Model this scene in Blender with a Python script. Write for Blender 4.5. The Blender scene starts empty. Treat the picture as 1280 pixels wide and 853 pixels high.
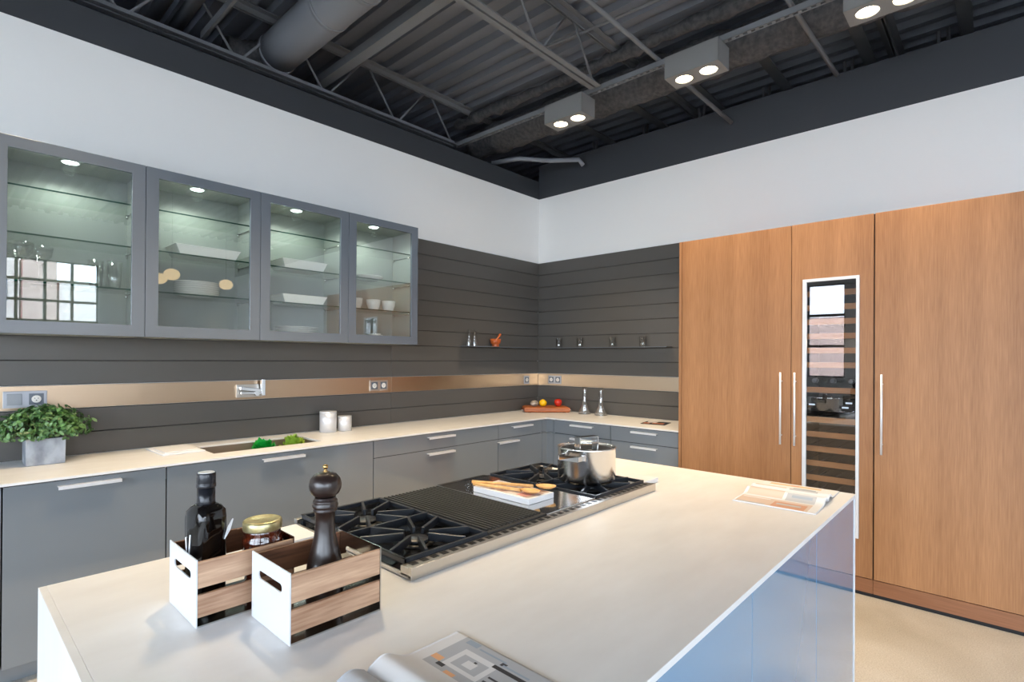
import bpy, bmesh, math, random
from mathutils import Vector, Matrix
random.seed(7)
PI = math.pi
S = bpy.context.scene
COL = S.collection

# ------------------------------------------------------------------ camera
FPX, CXP, CYP = 667.94, 631.79, 446.15
YAW, PITCH, ROLL = 0.74978, 0.00325, 0.0064
cam_d = bpy.data.cameras.new('camera')
cam = bpy.data.objects.new('camera', cam_d)
COL.objects.link(cam)
cam_d.sensor_width = 36.0
cam_d.lens = FPX * 36.0 / 1280.0
cam_d.shift_x = (640.0 - CXP) / 1280.0
cam_d.shift_y = -(426.5 - CYP) / 1280.0
cam_d.clip_start = 0.05
_fw0 = Vector((math.cos(YAW), math.sin(YAW), 0)); _r0 = Vector((_fw0.y, -_fw0.x, 0)); _u0 = Vector((0, 0, 1))
_fw = _fw0 * math.cos(PITCH) + _u0 * math.sin(PITCH)
_up1 = -_fw0 * math.sin(PITCH) + _u0 * math.cos(PITCH)
_r = _r0 * math.cos(ROLL) + _up1 * math.sin(ROLL)
_up = -_r0 * math.sin(ROLL) + _up1 * math.cos(ROLL)
cam.matrix_world = Matrix(((_r.x, _up.x, -_fw.x, -4.62519), (_r.y, _up.y, -_fw.y, -3.80778), (_r.z, _up.z, -_fw.z, 1.45694), (0, 0, 0, 1)))
S.camera = cam

# ------------------------------------------------------------------ world, exposure
S.view_settings.view_transform = 'Standard'
S.view_settings.look = 'None'
S.view_settings.gamma = 1.0
S.view_settings.use_curve_mapping = False
S.view_settings.exposure = 0.03
S.cycles.transparent_max_bounces = 40
S.cycles.max_bounces = 12
SKY_STRENGTH = 15.0
SPOT_W = 82.0        # each ceiling halogen
PUCK_W = 6.0         # each light inside the glass cabinets
w = bpy.data.worlds.new('sky'); S.world = w; w.use_nodes = True
nt = w.node_tree; nt.nodes.clear()
_o = nt.nodes.new('ShaderNodeOutputWorld'); _b = nt.nodes.new('ShaderNodeBackground')
_b.inputs[0].default_value = (0.80, 0.90, 1.0, 1); _b.inputs[1].default_value = SKY_STRENGTH
nt.links.new(_b.outputs[0], _o.inputs[0])

# ------------------------------------------------------------------ materials
def lin(c):
    return tuple(((v / 255.0) / 12.92 if v <= 10 else (((v / 255.0) + 0.055) / 1.055) ** 2.4) for v in c) + (1.0,)

def newmat(name):
    m = bpy.data.materials.new(name); m.use_nodes = True
    t = m.node_tree; t.nodes.clear()
    o = t.nodes.new('ShaderNodeOutputMaterial')
    return m, t, o

def mat(name, col, rough=0.5, metal=0.0, coat=0.0, spec=0.5, noise=None, bump=None, emit=None, col2=None, aniso=None):
    """plain principled; noise=(scale xyz, amount) mixes col2 in, bump=(scale xyz, strength)"""
    m, t, o = newmat(name)
    p = t.nodes.new('ShaderNodeBsdfPrincipled'); t.links.new(p.outputs[0], o.inputs[0])
    p.inputs['Base Color'].default_value = lin(col)
    p.inputs['Roughness'].default_value = rough
    p.inputs['Metallic'].default_value = metal
    p.inputs['Coat Weight'].default_value = coat
    p.inputs['Coat Roughness'].default_value = 0.02
    p.inputs['Specular IOR Level'].default_value = spec
    if emit:
        p.inputs['Emission Color'].default_value = lin(emit[0]); p.inputs['Emission Strength'].default_value = emit[1]
    tc = t.nodes.new('ShaderNodeTexCoord')
    def nz(sc, detail=4):
        mp = t.nodes.new('ShaderNodeMapping'); mp.inputs['Scale'].default_value = sc
        t.links.new(tc.outputs['Object'], mp.inputs[0])
        n = t.nodes.new('ShaderNodeTexNoise'); n.inputs['Scale'].default_value = 1.0; n.inputs['Detail'].default_value = detail
        t.links.new(mp.outputs[0], n.inputs[0]); return n
    if noise:
        n = nz(noise[0]); r = t.nodes.new('ShaderNodeValToRGB')
        r.color_ramp.elements[0].position = 0.5 - noise[1]; r.color_ramp.elements[1].position = 0.5 + noise[1]
        r.color_ramp.elements[0].color = lin(col); r.color_ramp.elements[1].color = lin(col2)
        t.links.new(n.outputs[0], r.inputs[0]); t.links.new(r.outputs[0], p.inputs['Base Color'])
    if bump:
        n = nz(bump[0]); b = t.nodes.new('ShaderNodeBump'); b.inputs['Strength'].default_value = bump[1]; b.inputs['Distance'].default_value = 0.002
        t.links.new(n.outputs[0], b.inputs['Height']); t.links.new(b.outputs[0], p.inputs['Normal'])
    return m

def wood(name, c1, c2, band, fine, rough=0.45, coat=0.0, dark=None):
    """veneer: broad strips of tone x fine fibre; band/fine are xyz scales"""
    m, t, o = newmat(name)
    p = t.nodes.new('ShaderNodeBsdfPrincipled'); t.links.new(p.outputs[0], o.inputs[0])
    p.inputs['Roughness'].default_value = rough; p.inputs['Coat Weight'].default_value = coat
    tc = t.nodes.new('ShaderNodeTexCoord')
    def nz(sc, detail, dist=0.0):
        mp = t.nodes.new('ShaderNodeMapping'); mp.inputs['Scale'].default_value = sc
        t.links.new(tc.outputs['Object'], mp.inputs[0])
        n = t.nodes.new('ShaderNodeTexNoise'); n.inputs['Scale'].default_value = 1; n.inputs['Detail'].default_value = detail
        n.inputs['Distortion'].default_value = dist
        t.links.new(mp.outputs[0], n.inputs[0]); return n
    a = nz(band, 3, 0.3); b = nz(fine, 6)
    mx = t.nodes.new('ShaderNodeMath'); mx.operation = 'MULTIPLY_ADD'; mx.inputs[1].default_value = 0.45
    t.links.new(b.outputs[0], mx.inputs[0])
    m2 = t.nodes.new('ShaderNodeMath'); m2.operation = 'MULTIPLY'; m2.inputs[1].default_value = 0.65
    t.links.new(a.outputs[0], m2.inputs[0]); t.links.new(m2.outputs[0], mx.inputs[2])
    r = t.nodes.new('ShaderNodeValToRGB')
    r.color_ramp.elements[0].position = 0.38; r.color_ramp.elements[1].position = 0.70
    r.color_ramp.elements[0].color = lin(c1); r.color_ramp.elements[1].color = lin(c2)
    t.links.new(mx.outputs[0], r.inputs[0]); t.links.new(r.outputs[0], p.inputs['Base Color'])
    bp_ = t.nodes.new('ShaderNodeBump'); bp_.inputs['Strength'].default_value = 0.12; bp_.inputs['Distance'].default_value = 0.001
    t.links.new(b.outputs[0], bp_.inputs['Height']); t.links.new(bp_.outputs[0], p.inputs['Normal'])
    return m

def clear(name, tint=(1, 1, 1), ior=1.5, rough=0.0, power=1.0):
    """thin clear glass: fresnel mix of see-through and mirror"""
    m, t, o = newmat(name)
    tr = t.nodes.new('ShaderNodeBsdfTransparent'); tr.inputs[0].default_value = tint + (1,)
    gl = t.nodes.new('ShaderNodeBsdfGlossy'); gl.inputs['Roughness'].default_value = rough
    f0 = ((ior - 1) / (ior + 1)) ** 2 * 2          # both faces of the thin pane
    lw = t.nodes.new('ShaderNodeLayerWeight'); lw.inputs['Blend'].default_value = .5
    pw = t.nodes.new('ShaderNodeMath'); pw.operation = 'POWER'; pw.inputs[1].default_value = 4.0
    fr = t.nodes.new('ShaderNodeMath'); fr.operation = 'MULTIPLY_ADD'; fr.inputs[1].default_value = 1 - f0; fr.inputs[2].default_value = f0
    t.links.new(lw.outputs['Facing'], pw.inputs[0]); t.links.new(pw.outputs[0], fr.inputs[0])
    mu = t.nodes.new('ShaderNodeMath'); mu.operation = 'MULTIPLY'; mu.inputs[1].default_value = power; mu.use_clamp = True
    mix = t.nodes.new('ShaderNodeMixShader')
    t.links.new(fr.outputs[0], mu.inputs[0]); t.links.new(mu.outputs[0], mix.inputs[0])
    t.links.new(tr.outputs[0], mix.inputs[1]); t.links.new(gl.outputs[0], mix.inputs[2]); t.links.new(mix.outputs[0], o.inputs[0])
    return m

def glow(name, col, s):
    m, t, o = newmat(name); e = t.nodes.new('ShaderNodeEmission')
    e.inputs[0].default_value = lin(col); e.inputs[1].default_value = s; t.links.new(e.outputs[0], o.inputs[0]); return m

M = {}
M['white_wall'] = mat('white_wall_paint', (236, 236, 234), 0.7)
M['dark_paint'] = mat('charcoal_wall_paint', (53, 56, 61), 0.6)
M['deck'] = mat('painted_steel_deck', (110, 115, 126), 0.6, noise=((3, .6, 3), .3), col2=(120, 123, 132))
M['joist'] = mat('painted_joist_steel', (118, 120, 124), 0.5)
M['duct'] = mat('painted_duct', (128, 131, 138), 0.6, bump=((9, 9, 9), .5))
M['flex'] = mat('rough_insulated_duct', (90, 89, 90), 0.9, bump=((45, 45, 45), 1.0), noise=((30, 30, 30), .15), col2=(66, 67, 71))
M['slat'] = mat('brown_grey_lacquer_panel', (86, 83, 79), 0.34, spec=.45, bump=((2, 90, 90), .05))
M['slat_gap'] = mat('panel_joint_shadow_gap', (34, 33, 33), 0.8)
M['rail'] = mat('warm_lit_rail_steel', (196, 172, 146), 0.30, metal=1, bump=((1.5, 300, 300), .05))  # brushed steel, with the warm lamp light put into its tint
M['steel'] = mat('brushed_steel', (208, 204, 198), 0.30, metal=1.0, bump=((1.5, 300, 300), .05))
M['steel_y'] = mat('brushed_steel_sheet', (196, 178, 156), 0.30, metal=1.0, bump=((300, 1.5, 300), .05))
M['alu'] = mat('satin_aluminium', (226, 228, 232), 0.38, metal=.45)
M['chrome'] = mat('polished_steel', (214, 212, 210), 0.09, metal=1.0)
M['potsteel'] = mat('turned_pot_steel', (232, 230, 228), 0.17, metal=1.0)
_pn = [n for n in M['potsteel'].node_tree.nodes if n.type == 'BSDF_PRINCIPLED'][0]
_tg = M['potsteel'].node_tree.nodes.new('ShaderNodeTangent'); _tg.direction_type = 'RADIAL'; _tg.axis = 'Z'
_pn.inputs['Anisotropic'].default_value = .85; M['potsteel'].node_tree.links.new(_tg.outputs[0], _pn.inputs['Tangent'])
M['worktop'] = mat('cream_stone_worktop', (226, 226, 225), 0.36, spec=.4, bump=((16, 30, 16), .16), noise=((5, 14, 5), .25), col2=(217, 216, 214))
M['lacquer'] = mat('gloss_grey_lacquer', (120, 126, 131), 0.10, coat=1.0, spec=.6)
M['lacquer_daylit'] = mat('gloss_grey_lacquer_daylit', (104, 146, 180), 0.06, coat=.7, spec=.6)  # same grey lacquer as the cabinets, with blue daylight put into its colour
M['lacq_edge'] = mat('grey_lacquer_edge', (150, 154, 158), 0.25)
M['carcass'] = mat('grey_carcass_interior', (150, 153, 148), 0.5)
M['darkgap'] = mat('dark_recess', (22, 23, 26), 0.8)
M['frame'] = mat('grey_door_frame', (104, 111, 119), 0.22, spec=.5)
M['pane'] = clear('clear_door_pane', (.95, .97, .96), 1.55, 0, 1.15)
M['win'] = clear('window_pane', (.97, .98, 1), 1.4)
M['winepane'] = clear('tinted_wine_pane', (.86, .86, .86), 1.5, 0, 1.0)
M['shelfglass'] = clear('shelf_glass', (.955, .975, .965), 1.5, 0, .35)
M['glassedge'] = mat('green_glass_edge', (0, 54, 40), 0.6, spec=.0)
M['glassware'] = clear('thin_glassware', (.985, .99, .99), 1.6, .02, 1.5)
M['oak'] = wood('warm_wood_veneer', (142, 96, 58), (178, 128, 84), (.9, 6.5, .10), (60, 190, 7), .50, .0)
M['oak_h'] = wood('warm_wood_plinth', (128, 82, 52), (158, 106, 72), (.9, .5, 6), (60, 5, 200), .42, .12)
M['shelf_wood'] = wood('wine_shelf_wood', (168, 112, 66), (206, 148, 98), (1, 1, 10), (20, 6, 150), .5)
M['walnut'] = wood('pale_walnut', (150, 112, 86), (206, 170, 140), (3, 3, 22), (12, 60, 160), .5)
M['walnut_dk'] = wood('dark_walnut_far_side', (84, 52, 34), (128, 86, 60), (3, 3, 22), (12, 60, 160), .4)  # darker walnut, covers the far side boards of each crate
M['spoonwood'] = wood('spoon_wood', (206, 150, 84), (232, 184, 118), (30, 30, 30), (80, 80, 80), .5)
M['boardwood'] = wood('red_brown_board', (150, 78, 34), (196, 112, 58), (3, 3, 20), (12, 60, 160), .4)
M['milldark'] = mat('dark_stained_wood', (38, 25, 21), 0.30, coat=.35, bump=((60, 60, 8), .08))
M['gold'] = mat('brass', (214, 176, 112), 0.25, metal=1)
M['lidgold'] = mat('gold_lid', (206, 196, 150), 0.35, metal=.8, noise=((60, 60, 60), .1), col2=(186, 170, 120))
M['bottle'] = mat('black_glass_bottle', (12, 9, 8), 0.04, coat=.2, spec=.5)
M['bottlecap'] = mat('black_bottle_cap', (26, 27, 32), 0.25)
M['label'] = mat('white_paper_label', (232, 234, 236), 0.6)
M['jar'] = mat('dark_amber_preserve', (34, 14, 9), 0.06, coat=1.0, noise=((50, 50, 50), .12), col2=(86, 34, 16))
M['iron'] = mat('black_cast_iron', (44, 47, 52), 0.30, bump=((300, 300, 300), .15))
M['ironflat'] = mat('dark_ribbed_grill_iron', (46, 46, 45), 0.45)
M['enamel'] = mat('black_enamel_well', (16, 17, 20), 0.15, spec=.6)
M['white_steel'] = mat('white_painted_steel', (214, 216, 219), 0.4)
M['mirrorsteel'] = mat('inner_bright_steel', (206, 206, 204), 0.14, metal=1)
M['paper'] = mat('white_paper', (218, 219, 221), 0.55)
M['porcelain'] = mat('white_porcelain', (238, 238, 236), 0.22, coat=.3)
M['concrete_pot'] = mat('grey_marbled_pot', (124, 130, 139), 0.6, noise=((11, 11, 7), .10), col2=(168, 174, 182))
M['leaf'] = mat('green_leaf', (44, 84, 40), 0.35, noise=((40, 40, 40), .1), col2=(96, 134, 76))
M['leaf2'] = mat('pale_green_leaf', (110, 146, 96), 0.35)
M['stem'] = mat('brown_stem', (72, 52, 40), 0.7)
M['lettuce1'] = mat('bright_green_lettuce', (26, 160, 60), 0.4)
M['lettuce2'] = mat('yellow_green_lettuce', (150, 184, 66), 0.4)
M['sink'] = mat('dark_steel_sink', (150, 138, 124), 0.4, metal=.6)
M['floor'] = None
M['socket'] = mat('socket_plate_grey', (176, 178, 184), 0.35, metal=.3)
M['socketw'] = mat('socket_insert_cream', (236, 230, 220), 0.4)
M['black'] = mat('plain_black', (14, 14, 15), 0.4)
M['lemon'] = mat('lemon_yellow', (246, 190, 10), 0.4, bump=((200, 200, 200), .2))
M['apple'] = mat('apple_red', (190, 30, 26), 0.25, noise=((20, 20, 20), .2), col2=(220, 70, 40))
M['avocado'] = mat('brown_grey_fruit_skin', (126, 112, 98), 0.5, noise=((24, 24, 60), .1), col2=(196, 180, 160))
M['mortar'] = wood('orange_mortar_wood', (150, 66, 24), (206, 106, 48), (12, 12, 20), (30, 30, 90), .35)
M['winebottle'] = mat('dark_wine_bottle', (18, 24, 20), 0.08, coat=.8)
M['foil'] = mat('wine_foil', (92, 94, 100), 0.3, metal=.7)
M['lens'] = glow('lamp_lens', (255, 236, 200), 14.0)
M['puck'] = glow('puck_lens', (240, 255, 248), 14.0)
M['globe'] = glow('pendant_globe', (255, 222, 170), 3.5)
M['display'] = glow('small_display', (220, 235, 255), 1.5)
M['fixture'] = mat('grey_lamp_housing', (128, 127, 126), 0.5)
M['asphalt'] = mat('grey_pavement', (150, 150, 150), 0.9)

def brick():
    m, t, o = newmat('red_brick_facade')
    p = t.nodes.new('ShaderNodeBsdfPrincipled'); t.links.new(p.outputs[0], o.inputs[0]); p.inputs['Roughness'].default_value = .9
    b = t.nodes.new('ShaderNodeTexBrick'); tc = t.nodes.new('ShaderNodeTexCoord')
    t.links.new(tc.outputs['Object'], b.inputs[0]); b.inputs['Scale'].default_value = 1.5
    b.inputs[1].default_value = lin((186, 128, 122)); b.inputs[2].default_value = lin((170, 108, 104)); b.inputs[3].default_value = lin((190, 170, 160))
    t.links.new(b.outputs[0], p.inputs['Base Color']); return m
M['brick'] = brick()

def floormat():
    m, t, o = newmat('polished_concrete_floor')
    p = t.nodes.new('ShaderNodeBsdfPrincipled'); t.links.new(p.outputs[0], o.inputs[0]); p.inputs['Roughness'].default_value = .42
    tc = t.nodes.new('ShaderNodeTexCoord')
    a = t.nodes.new('ShaderNodeTexNoise'); a.inputs['Scale'].default_value = 1.3; a.inputs['Detail'].default_value = 6; a.inputs['Distortion'].default_value = .6
    b = t.nodes.new('ShaderNodeTexNoise'); b.inputs['Scale'].default_value = 160; b.inputs['Detail'].default_value = 3
    for n in (a, b): t.links.new(tc.outputs['Object'], n.inputs[0])
    ra = t.nodes.new('ShaderNodeValToRGB'); ra.color_ramp.elements[0].position = .34; ra.color_ramp.elements[1].position = .62
    ra.color_ramp.elements[0].color = lin((174, 168, 156)); ra.color_ramp.elements[1].color = lin((202, 198, 190))
    rb = t.nodes.new('ShaderNodeValToRGB'); rb.color_ramp.elements[0].position = .35; rb.color_ramp.elements[1].position = .6
    rb.color_ramp.elements[0].color = (.78, .76, .74, 1); rb.color_ramp.elements[1].color = (1, 1, 1, 1)
    mx = t.nodes.new('ShaderNodeMix'); mx.data_type = 'RGBA'; mx.blend_type = 'MULTIPLY'; mx.inputs[0].default_value = 1
    t.links.new(a.outputs[0], ra.inputs[0]); t.links.new(b.outputs[0], rb.inputs[0])
    t.links.new(ra.outputs[0], mx.inputs[6]); t.links.new(rb.outputs[0], mx.inputs[7]); t.links.new(mx.outputs[2], p.inputs['Base Color'])
    return m
M['floor'] = floormat()

# ------------------------------------------------------------------ mesh helpers
class MB:
    def __init__(s): s.bm = bmesh.new(); s.mi = 0
    def _f(s, vs, smooth=False):
        try: f = s.bm.faces.new(vs)
        except ValueError: return None
        f.material_index = s.mi; f.smooth = smooth; return f
    def box(s, x0, y0, z0, x1, y1, z1, mx=None):
        x0, x1 = min(x0, x1), max(x0, x1); y0, y1 = min(y0, y1), max(y0, y1); z0, z1 = min(z0, z1), max(z0, z1)
        c = [Vector(q) for q in ((x0,y0,z0),(x1,y0,z0),(x1,y1,z0),(x0,y1,z0),(x0,y0,z1),(x1,y0,z1),(x1,y1,z1),(x0,y1,z1))]
        if mx: c = [mx @ q for q in c]
        v = [s.bm.verts.new(q) for q in c]
        for i in ((3,2,1,0),(4,5,6,7),(0,1,5,4),(1,2,6,5),(2,3,7,6),(3,0,4,7)): s._f([v[k] for k in i])
        return s
    def lathe(s, cx, cy, prof, n=32, cap0=True, cap1=True, mx=None, smooth=True, sq=None):
        """prof [(r,z)...] about the vertical through cx,cy; sq turns the section into a rounded square"""
        rings = []
        for r, z in prof:
            ring = []
            for i in range(n):
                a = 2 * PI * (i + .5) / n; ca, sa = math.cos(a), math.sin(a)
                k = 1.0
                if sq: k = 1.0 / (abs(ca) ** sq + abs(sa) ** sq) ** (1.0 / sq)
                q = Vector((cx + r * ca * k, cy + r * sa * k, z))
                if mx: q = mx @ q
                ring.append(s.bm.verts.new(q))
            rings.append(ring)
        for a, b in zip(rings, rings[1:]):
            for i in range(n):
                j = (i + 1) % n; s._f([a[i], a[j], b[j], b[i]], smooth)
        if cap0: s._f(list(reversed(rings[0])))
        if cap1: s._f(rings[-1])
        return s
    def tube(s, pts, r, n=12, caps=True, smooth=True):
        pts = [Vector(p) for p in pts]; rings = []
        for i, p in enumerate(pts):
            d = (pts[min(i + 1, len(pts) - 1)] - pts[max(i - 1, 0)]).normalized()
            ref = Vector((0, 0, 1)) if abs(d.z) < .9 else Vector((1, 0, 0))
            a = d.cross(ref).normalized(); b = d.cross(a).normalized()
            rr = r[i] if isinstance(r, (list, tuple)) else r
            rings.append([s.bm.verts.new(p + (a * math.cos(2*PI*k/n) + b * math.sin(2*PI*k/n)) * rr) for k in range(n)])
        for a, b in zip(rings, rings[1:]):
            for i in range(n):
                j = (i + 1) % n; s._f([a[i], a[j], b[j], b[i]], smooth)
        if caps: s._f(list(reversed(rings[0]))); s._f(rings[-1])
        return s
    def bar(s, p0, p1, wd, ht, up=(0, 0, 1)):
        """rectangular bar between two points: wd across, ht along up"""
        p0, p1 = Vector(p0), Vector(p1); d = p1 - p0; L = d.length; d.normalize()
        u = Vector(up); a = d.cross(u)
        if a.length < 1e-4: u = Vector((1, 0, 0)); a = d.cross(u)
        a.normalize(); b = a.cross(d).normalized()
        mx = Matrix(((d.x, a.x, b.x, p0.x), (d.y, a.y, b.y, p0.y), (d.z, a.z, b.z, p0.z), (0, 0, 0, 1)))
        return s.box(0, -wd / 2, -ht / 2, L, wd / 2, ht / 2, mx)
    def prism(s, poly, axis, a0, a1, holes=None):
        """poly in the plane across axis ('x': (y,z), 'y': (x,z), 'z': (x,y)), pushed from a0 to a1; holes are cut out"""
        def P(q, a):
            return {'x': (a, q[0], q[1]), 'y': (q[0], a, q[1]), 'z': (q[0], q[1], a)}[axis]
        loops = [poly] + (holes or [])
        if not holes:
            A = [s.bm.verts.new(P(q, a0)) for q in poly]; B = [s.bm.verts.new(P(q, a1)) for q in poly]
            s._f(list(reversed(A))); s._f(B)
            n = len(poly)
            for i in range(n): s._f([A[i], A[(i+1) % n], B[(i+1) % n], B[i]])
            return s
        for a, rev in ((a0, True), (a1, False)):
            es = []
            for lp in loops:
                vs = [s.bm.verts.new(P(q, a)) for q in lp]
                es += [s.bm.edges.new((vs[i], vs[(i+1) % len(vs)])) for i in range(len(vs))]
            r = bmesh.ops.triangle_fill(s.bm, edges=es, use_beauty=True, use_dissolve=False)
            for g in r['geom']:
                if isinstance(g, bmesh.types.BMFace): g.material_index = s.mi
        for lp in loops:
            A = [s.bm.verts.new(P(q, a0)) for q in lp]; B = [s.bm.verts.new(P(q, a1)) for q in lp]
            n = len(lp)
            for i in range(n): s._f([A[i], A[(i+1) % n], B[(i+1) % n], B[i]])
        return s
    def sphere(s, c, r, n=20, m=12, sc=(1, 1, 1), mx=None):
        prof = []
        for i in range(m + 1):
            a = -PI / 2 + PI * i / m
            prof.append((max(math.cos(a) * r, 1e-5), math.sin(a) * r))
        T = Matrix.Translation(Vector(c)) @ (mx or Matrix()) @ Matrix.Diagonal((sc[0], sc[1], sc[2], 1))
        return s.lathe(0, 0, prof, n, True, True, T)
    def build(s, name, mats, parent=None, bevel=0.0, sub=0, seg=2, fix=True):
        if fix:
            bmesh.ops.remove_doubles(s.bm, verts=s.bm.verts, dist=1e-6)
            bmesh.ops.recalc_face_normals(s.bm, faces=s.bm.faces)
        me = bpy.data.meshes.new(name)
        if parent is not None and parent.get('_world', 0):
            bmesh.ops.translate(s.bm, verts=s.bm.verts, vec=-Vector(parent['_base']))
        s.bm.to_mesh(me); s.bm.free()
        for m in (mats if isinstance(mats, (list, tuple)) else [mats]): me.materials.append(m)
        o = bpy.data.objects.new(name, me); COL.objects.link(o)
        if parent is not None: o.parent = parent; o['_world'] = parent.get('_world', 0); o['_base'] = list(parent.get('_base', (0, 0, 0)))
        if bevel:
            b = o.modifiers.new('bevel', 'BEVEL'); b.width = bevel; b.segments = seg; b.limit_method = 'ANGLE'; b.angle_limit = math.radians(40)
        if sub:
            b = o.modifiers.new('smooth', 'SUBSURF'); b.levels = sub; b.render_levels = sub
        return o

def B(x0, y0, z0, x1, y1, z1): return MB().box(x0, y0, z0, x1, y1, z1)

def tag(o, label, cat, group=None, kind=None):
    o['label'] = label; o['category'] = cat
    if group: o['group'] = group
    if kind: o['kind'] = kind
    return o

def thing(name, base, label, cat, group=None, rot=0.0, world=True):
    """Empty at the base of a thing. world=True: its parts are given in room coordinates."""
    o = bpy.data.objects.new(name, None); COL.objects.link(o); o.empty_display_size = .05
    o.location = base; o.rotation_euler = (0, 0, rot)
    o['_world'] = 1 if world else 0; o['_base'] = list(base)
    return tag(o, label, cat, group)

def structure(o): o['kind'] = 'structure'; return o

def kids(o): return [c for c in COL.objects if c.parent == o]
def copy_tree(o, loc=None, label=None, rot=None, parent=None):
    c = o.copy(); COL.objects.link(c)
    if parent: c.parent = parent
    for ch in kids(o): copy_tree(ch, parent=c)
    if loc is not None: c.location = loc
    if rot is not None: c.rotation_euler = (0, 0, rot)
    if label: c['label'] = label
    return c

def single(o, base, label, cat, group=None):
    """one-mesh thing: move its origin to base"""
    o.data.transform(Matrix.Translation(-Vector(base))); o.location = base
    return tag(o, label, cat, group)

def lamp(kind, name, loc, energy, col, parent, size=.03, spot=None, blend=.5, target=None):
    l = bpy.data.lights.new(name, kind); l.energy = energy; l.color = col
    l.shadow_soft_size = size
    if kind == 'SPOT': l.spot_size = math.radians(spot); l.spot_blend = blend
    o = bpy.data.objects.new(name, l); COL.objects.link(o)
    p = Vector(loc) - Vector(parent['_base']) if parent is not None else Vector(loc)
    o.location = p
    if parent is not None: o.parent = parent
    return o

# ================================================================== SETTING
XL, YF = -9.0, -9.5          # far walls of the showroom behind the camera
ZD = 4.03                    # underside of the roof deck
Z_PT = 2.519                 # top of the slatted panelling
structure(B(XL - .2, YF - .2, -.2, 3.2, 3.2, 0).build('floor', M['floor']))
# back wall (behind the counter), white, charcoal above z 3.238
structure(B(XL, 0, 0, .15, .15, 3.238).build('wall_back', M['white_wall']))
structure(B(XL, 0, 3.238, .15, .15, 3.434).build('trim_1', M['dark_paint']))
structure(B(0, YF, 0, .15, 0, 3.238).build('wall_right', M['white_wall']))
structure(B(0, YF, 3.238, .15, .0, 3.608).build('trim_2', M['dark_paint']))
# roof space beyond both walls
structure(B(XL - .2, 3.0, -.0, 3.2, 3.15, 4.4).build('wall_outer_back', M['dark_paint']))
structure(B(3.0, YF - .2, -.0, 3.15, 3.0, 4.4).build('wall_outer_right', M['dark_paint']))

def wall_with_holes(name, axis, at, thick, rng, holes, top):
    poly = [(rng[0], 0), (rng[1], 0), (rng[1], top), (rng[0], top)]
    hs = [[(a, c), (b, c), (b, d), (a, d)] for a, b, c, d in holes]
    o = MB().prism(poly, axis, at, at - thick, hs).build(name, M['white_wall'], fix=True)
    return structure(o)
WINF = [(-8.4, -6.6, .25, 3.19), (-6.4, -4.6, .25, 3.19), (-4.4, -2.46, .25, 3.19)]
WINL = [(-1.52, -.85, 1.12, 3.0), (-4.4, -2.0, .25, 3.2), (-7.0, -4.7, .25, 3.2), (-9.2, -7.3, .25, 3.2)]
wall_with_holes('wall_front', 'y', YF, .2, (XL - .2, 3.2), WINF, 4.4)
wall_with_holes('wall_left', 'x', XL, .2, (YF - .2, 3.15), WINL, 4.4)
def window(n, axis, at, a, b, c, d, nx, nz, t=.03):
    m = MB()
    def bx(p, q, r, s_):
        if axis == 'y': m.box(p, at - .06, r, q, at - .12, s_)
        else: m.box(at - .06, p, r, at - .12, q, s_)
    for i in range(nx + 1):
        x = a + (b - a) * i / nx; bx(max(a, x - t/2), min(b, x + t/2), c, d)
    for j in range(nz + 1):
        z = c + (d - c) * j / nz; bx(a, b, max(c, z - t/2), min(d, z + t/2))
    fr = structure(m.build('window_%d' % n, M['black']))
    g = B(a, at - .095, c, b, at - .09, d) if axis == 'y' else B(at - .095, a, c, at - .09, b, d)
    g.build('pane', M['win'], fr)
for i, q in enumerate(WINF): window(i + 1, 'y', YF, *q, 5, 8, .045)
for i, q in enumerate(WINL): window(i + 4, 'x', XL, *q, 1 if i == 0 else 4, 3 if i == 0 else 4, .05)
# portals help the sampler find the sky through the openings
for axis, lst in (('y', WINF), ('x', WINL)):
    for (a, b, c, d) in lst:
        l = bpy.data.lights.new('window_portal', 'AREA'); l.shape = 'RECTANGLE'; l.size = b - a; l.size_y = d - c
        l.cycles.is_portal = True
        o = bpy.data.objects.new('window_portal', l); COL.objects.link(o)
        if axis == 'y': o.location = ((a+b)/2, YF - .05, (c+d)/2); o.rotation_euler = (PI/2, 0, 0)
        else: o.location = (XL - .05, (a+b)/2, (c+d)/2); o.rotation_euler = (PI/2, 0, -PI/2)
# outside
structure(B(-40, -40, -.5, 20, 20, -.22).build('ground', M['asphalt']))
def building(name, base, x0, x1, y0, y1, h, mt, label, wins, axis='y'):
    t = thing(name, base, label, 'building')
    B(x0, y0, -.2, x1, y1, h).build('facade', mt, t)
    for (a, b, c, d) in wins:
        if axis == 'y': B(a, y1, c, b, y1 + .04, d).build('window', M['bluewin'], t)
        else: B(x1, a, c, x1 + .04, b, d).build('window', M['bluewin'], t)
M['bluewin'] = mat('facade_window_glass', (70, 110, 150), .1)
M['render'] = mat('pale_render', (226, 222, 216), .9)
M['pinkrender'] = mat('pale_pink_brickwork', (226, 196, 184), .9)
building('brick_building', (-1.7, -26, -.2), -2.3, -1.3, -28, -24, 5.2, M['brick'], 'narrow red brick building mirrored in the left glass door', [])
building('glass_building', (-5, -26, -.2), -9, -2.35, -28, -24.5, 5.6, M['render'], 'pale building with blue windows mirrored in the left glass door', [(-8.6 + k*1.3, -7.9 + k*1.3, z, z + .9) for k in range(5) for z in (.3, 1.9, 3.5)])
building('white_building', (2, -26, -.2), -1.2, 4.5, -28, -24.2, 4.4, M['render'], 'plain white building mirrored right of the red brick one', [(1.2, 2.2, .8, 2.4)])
building('pink_building', (-25, 2, -.2), -28, -24, -.5, 5.5, 3.4, M['pinkrender'], 'pale pink building mirrored in the wine cabinet glass', [(.6, 1.1, 1.0, 2.2)], 'x')

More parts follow.
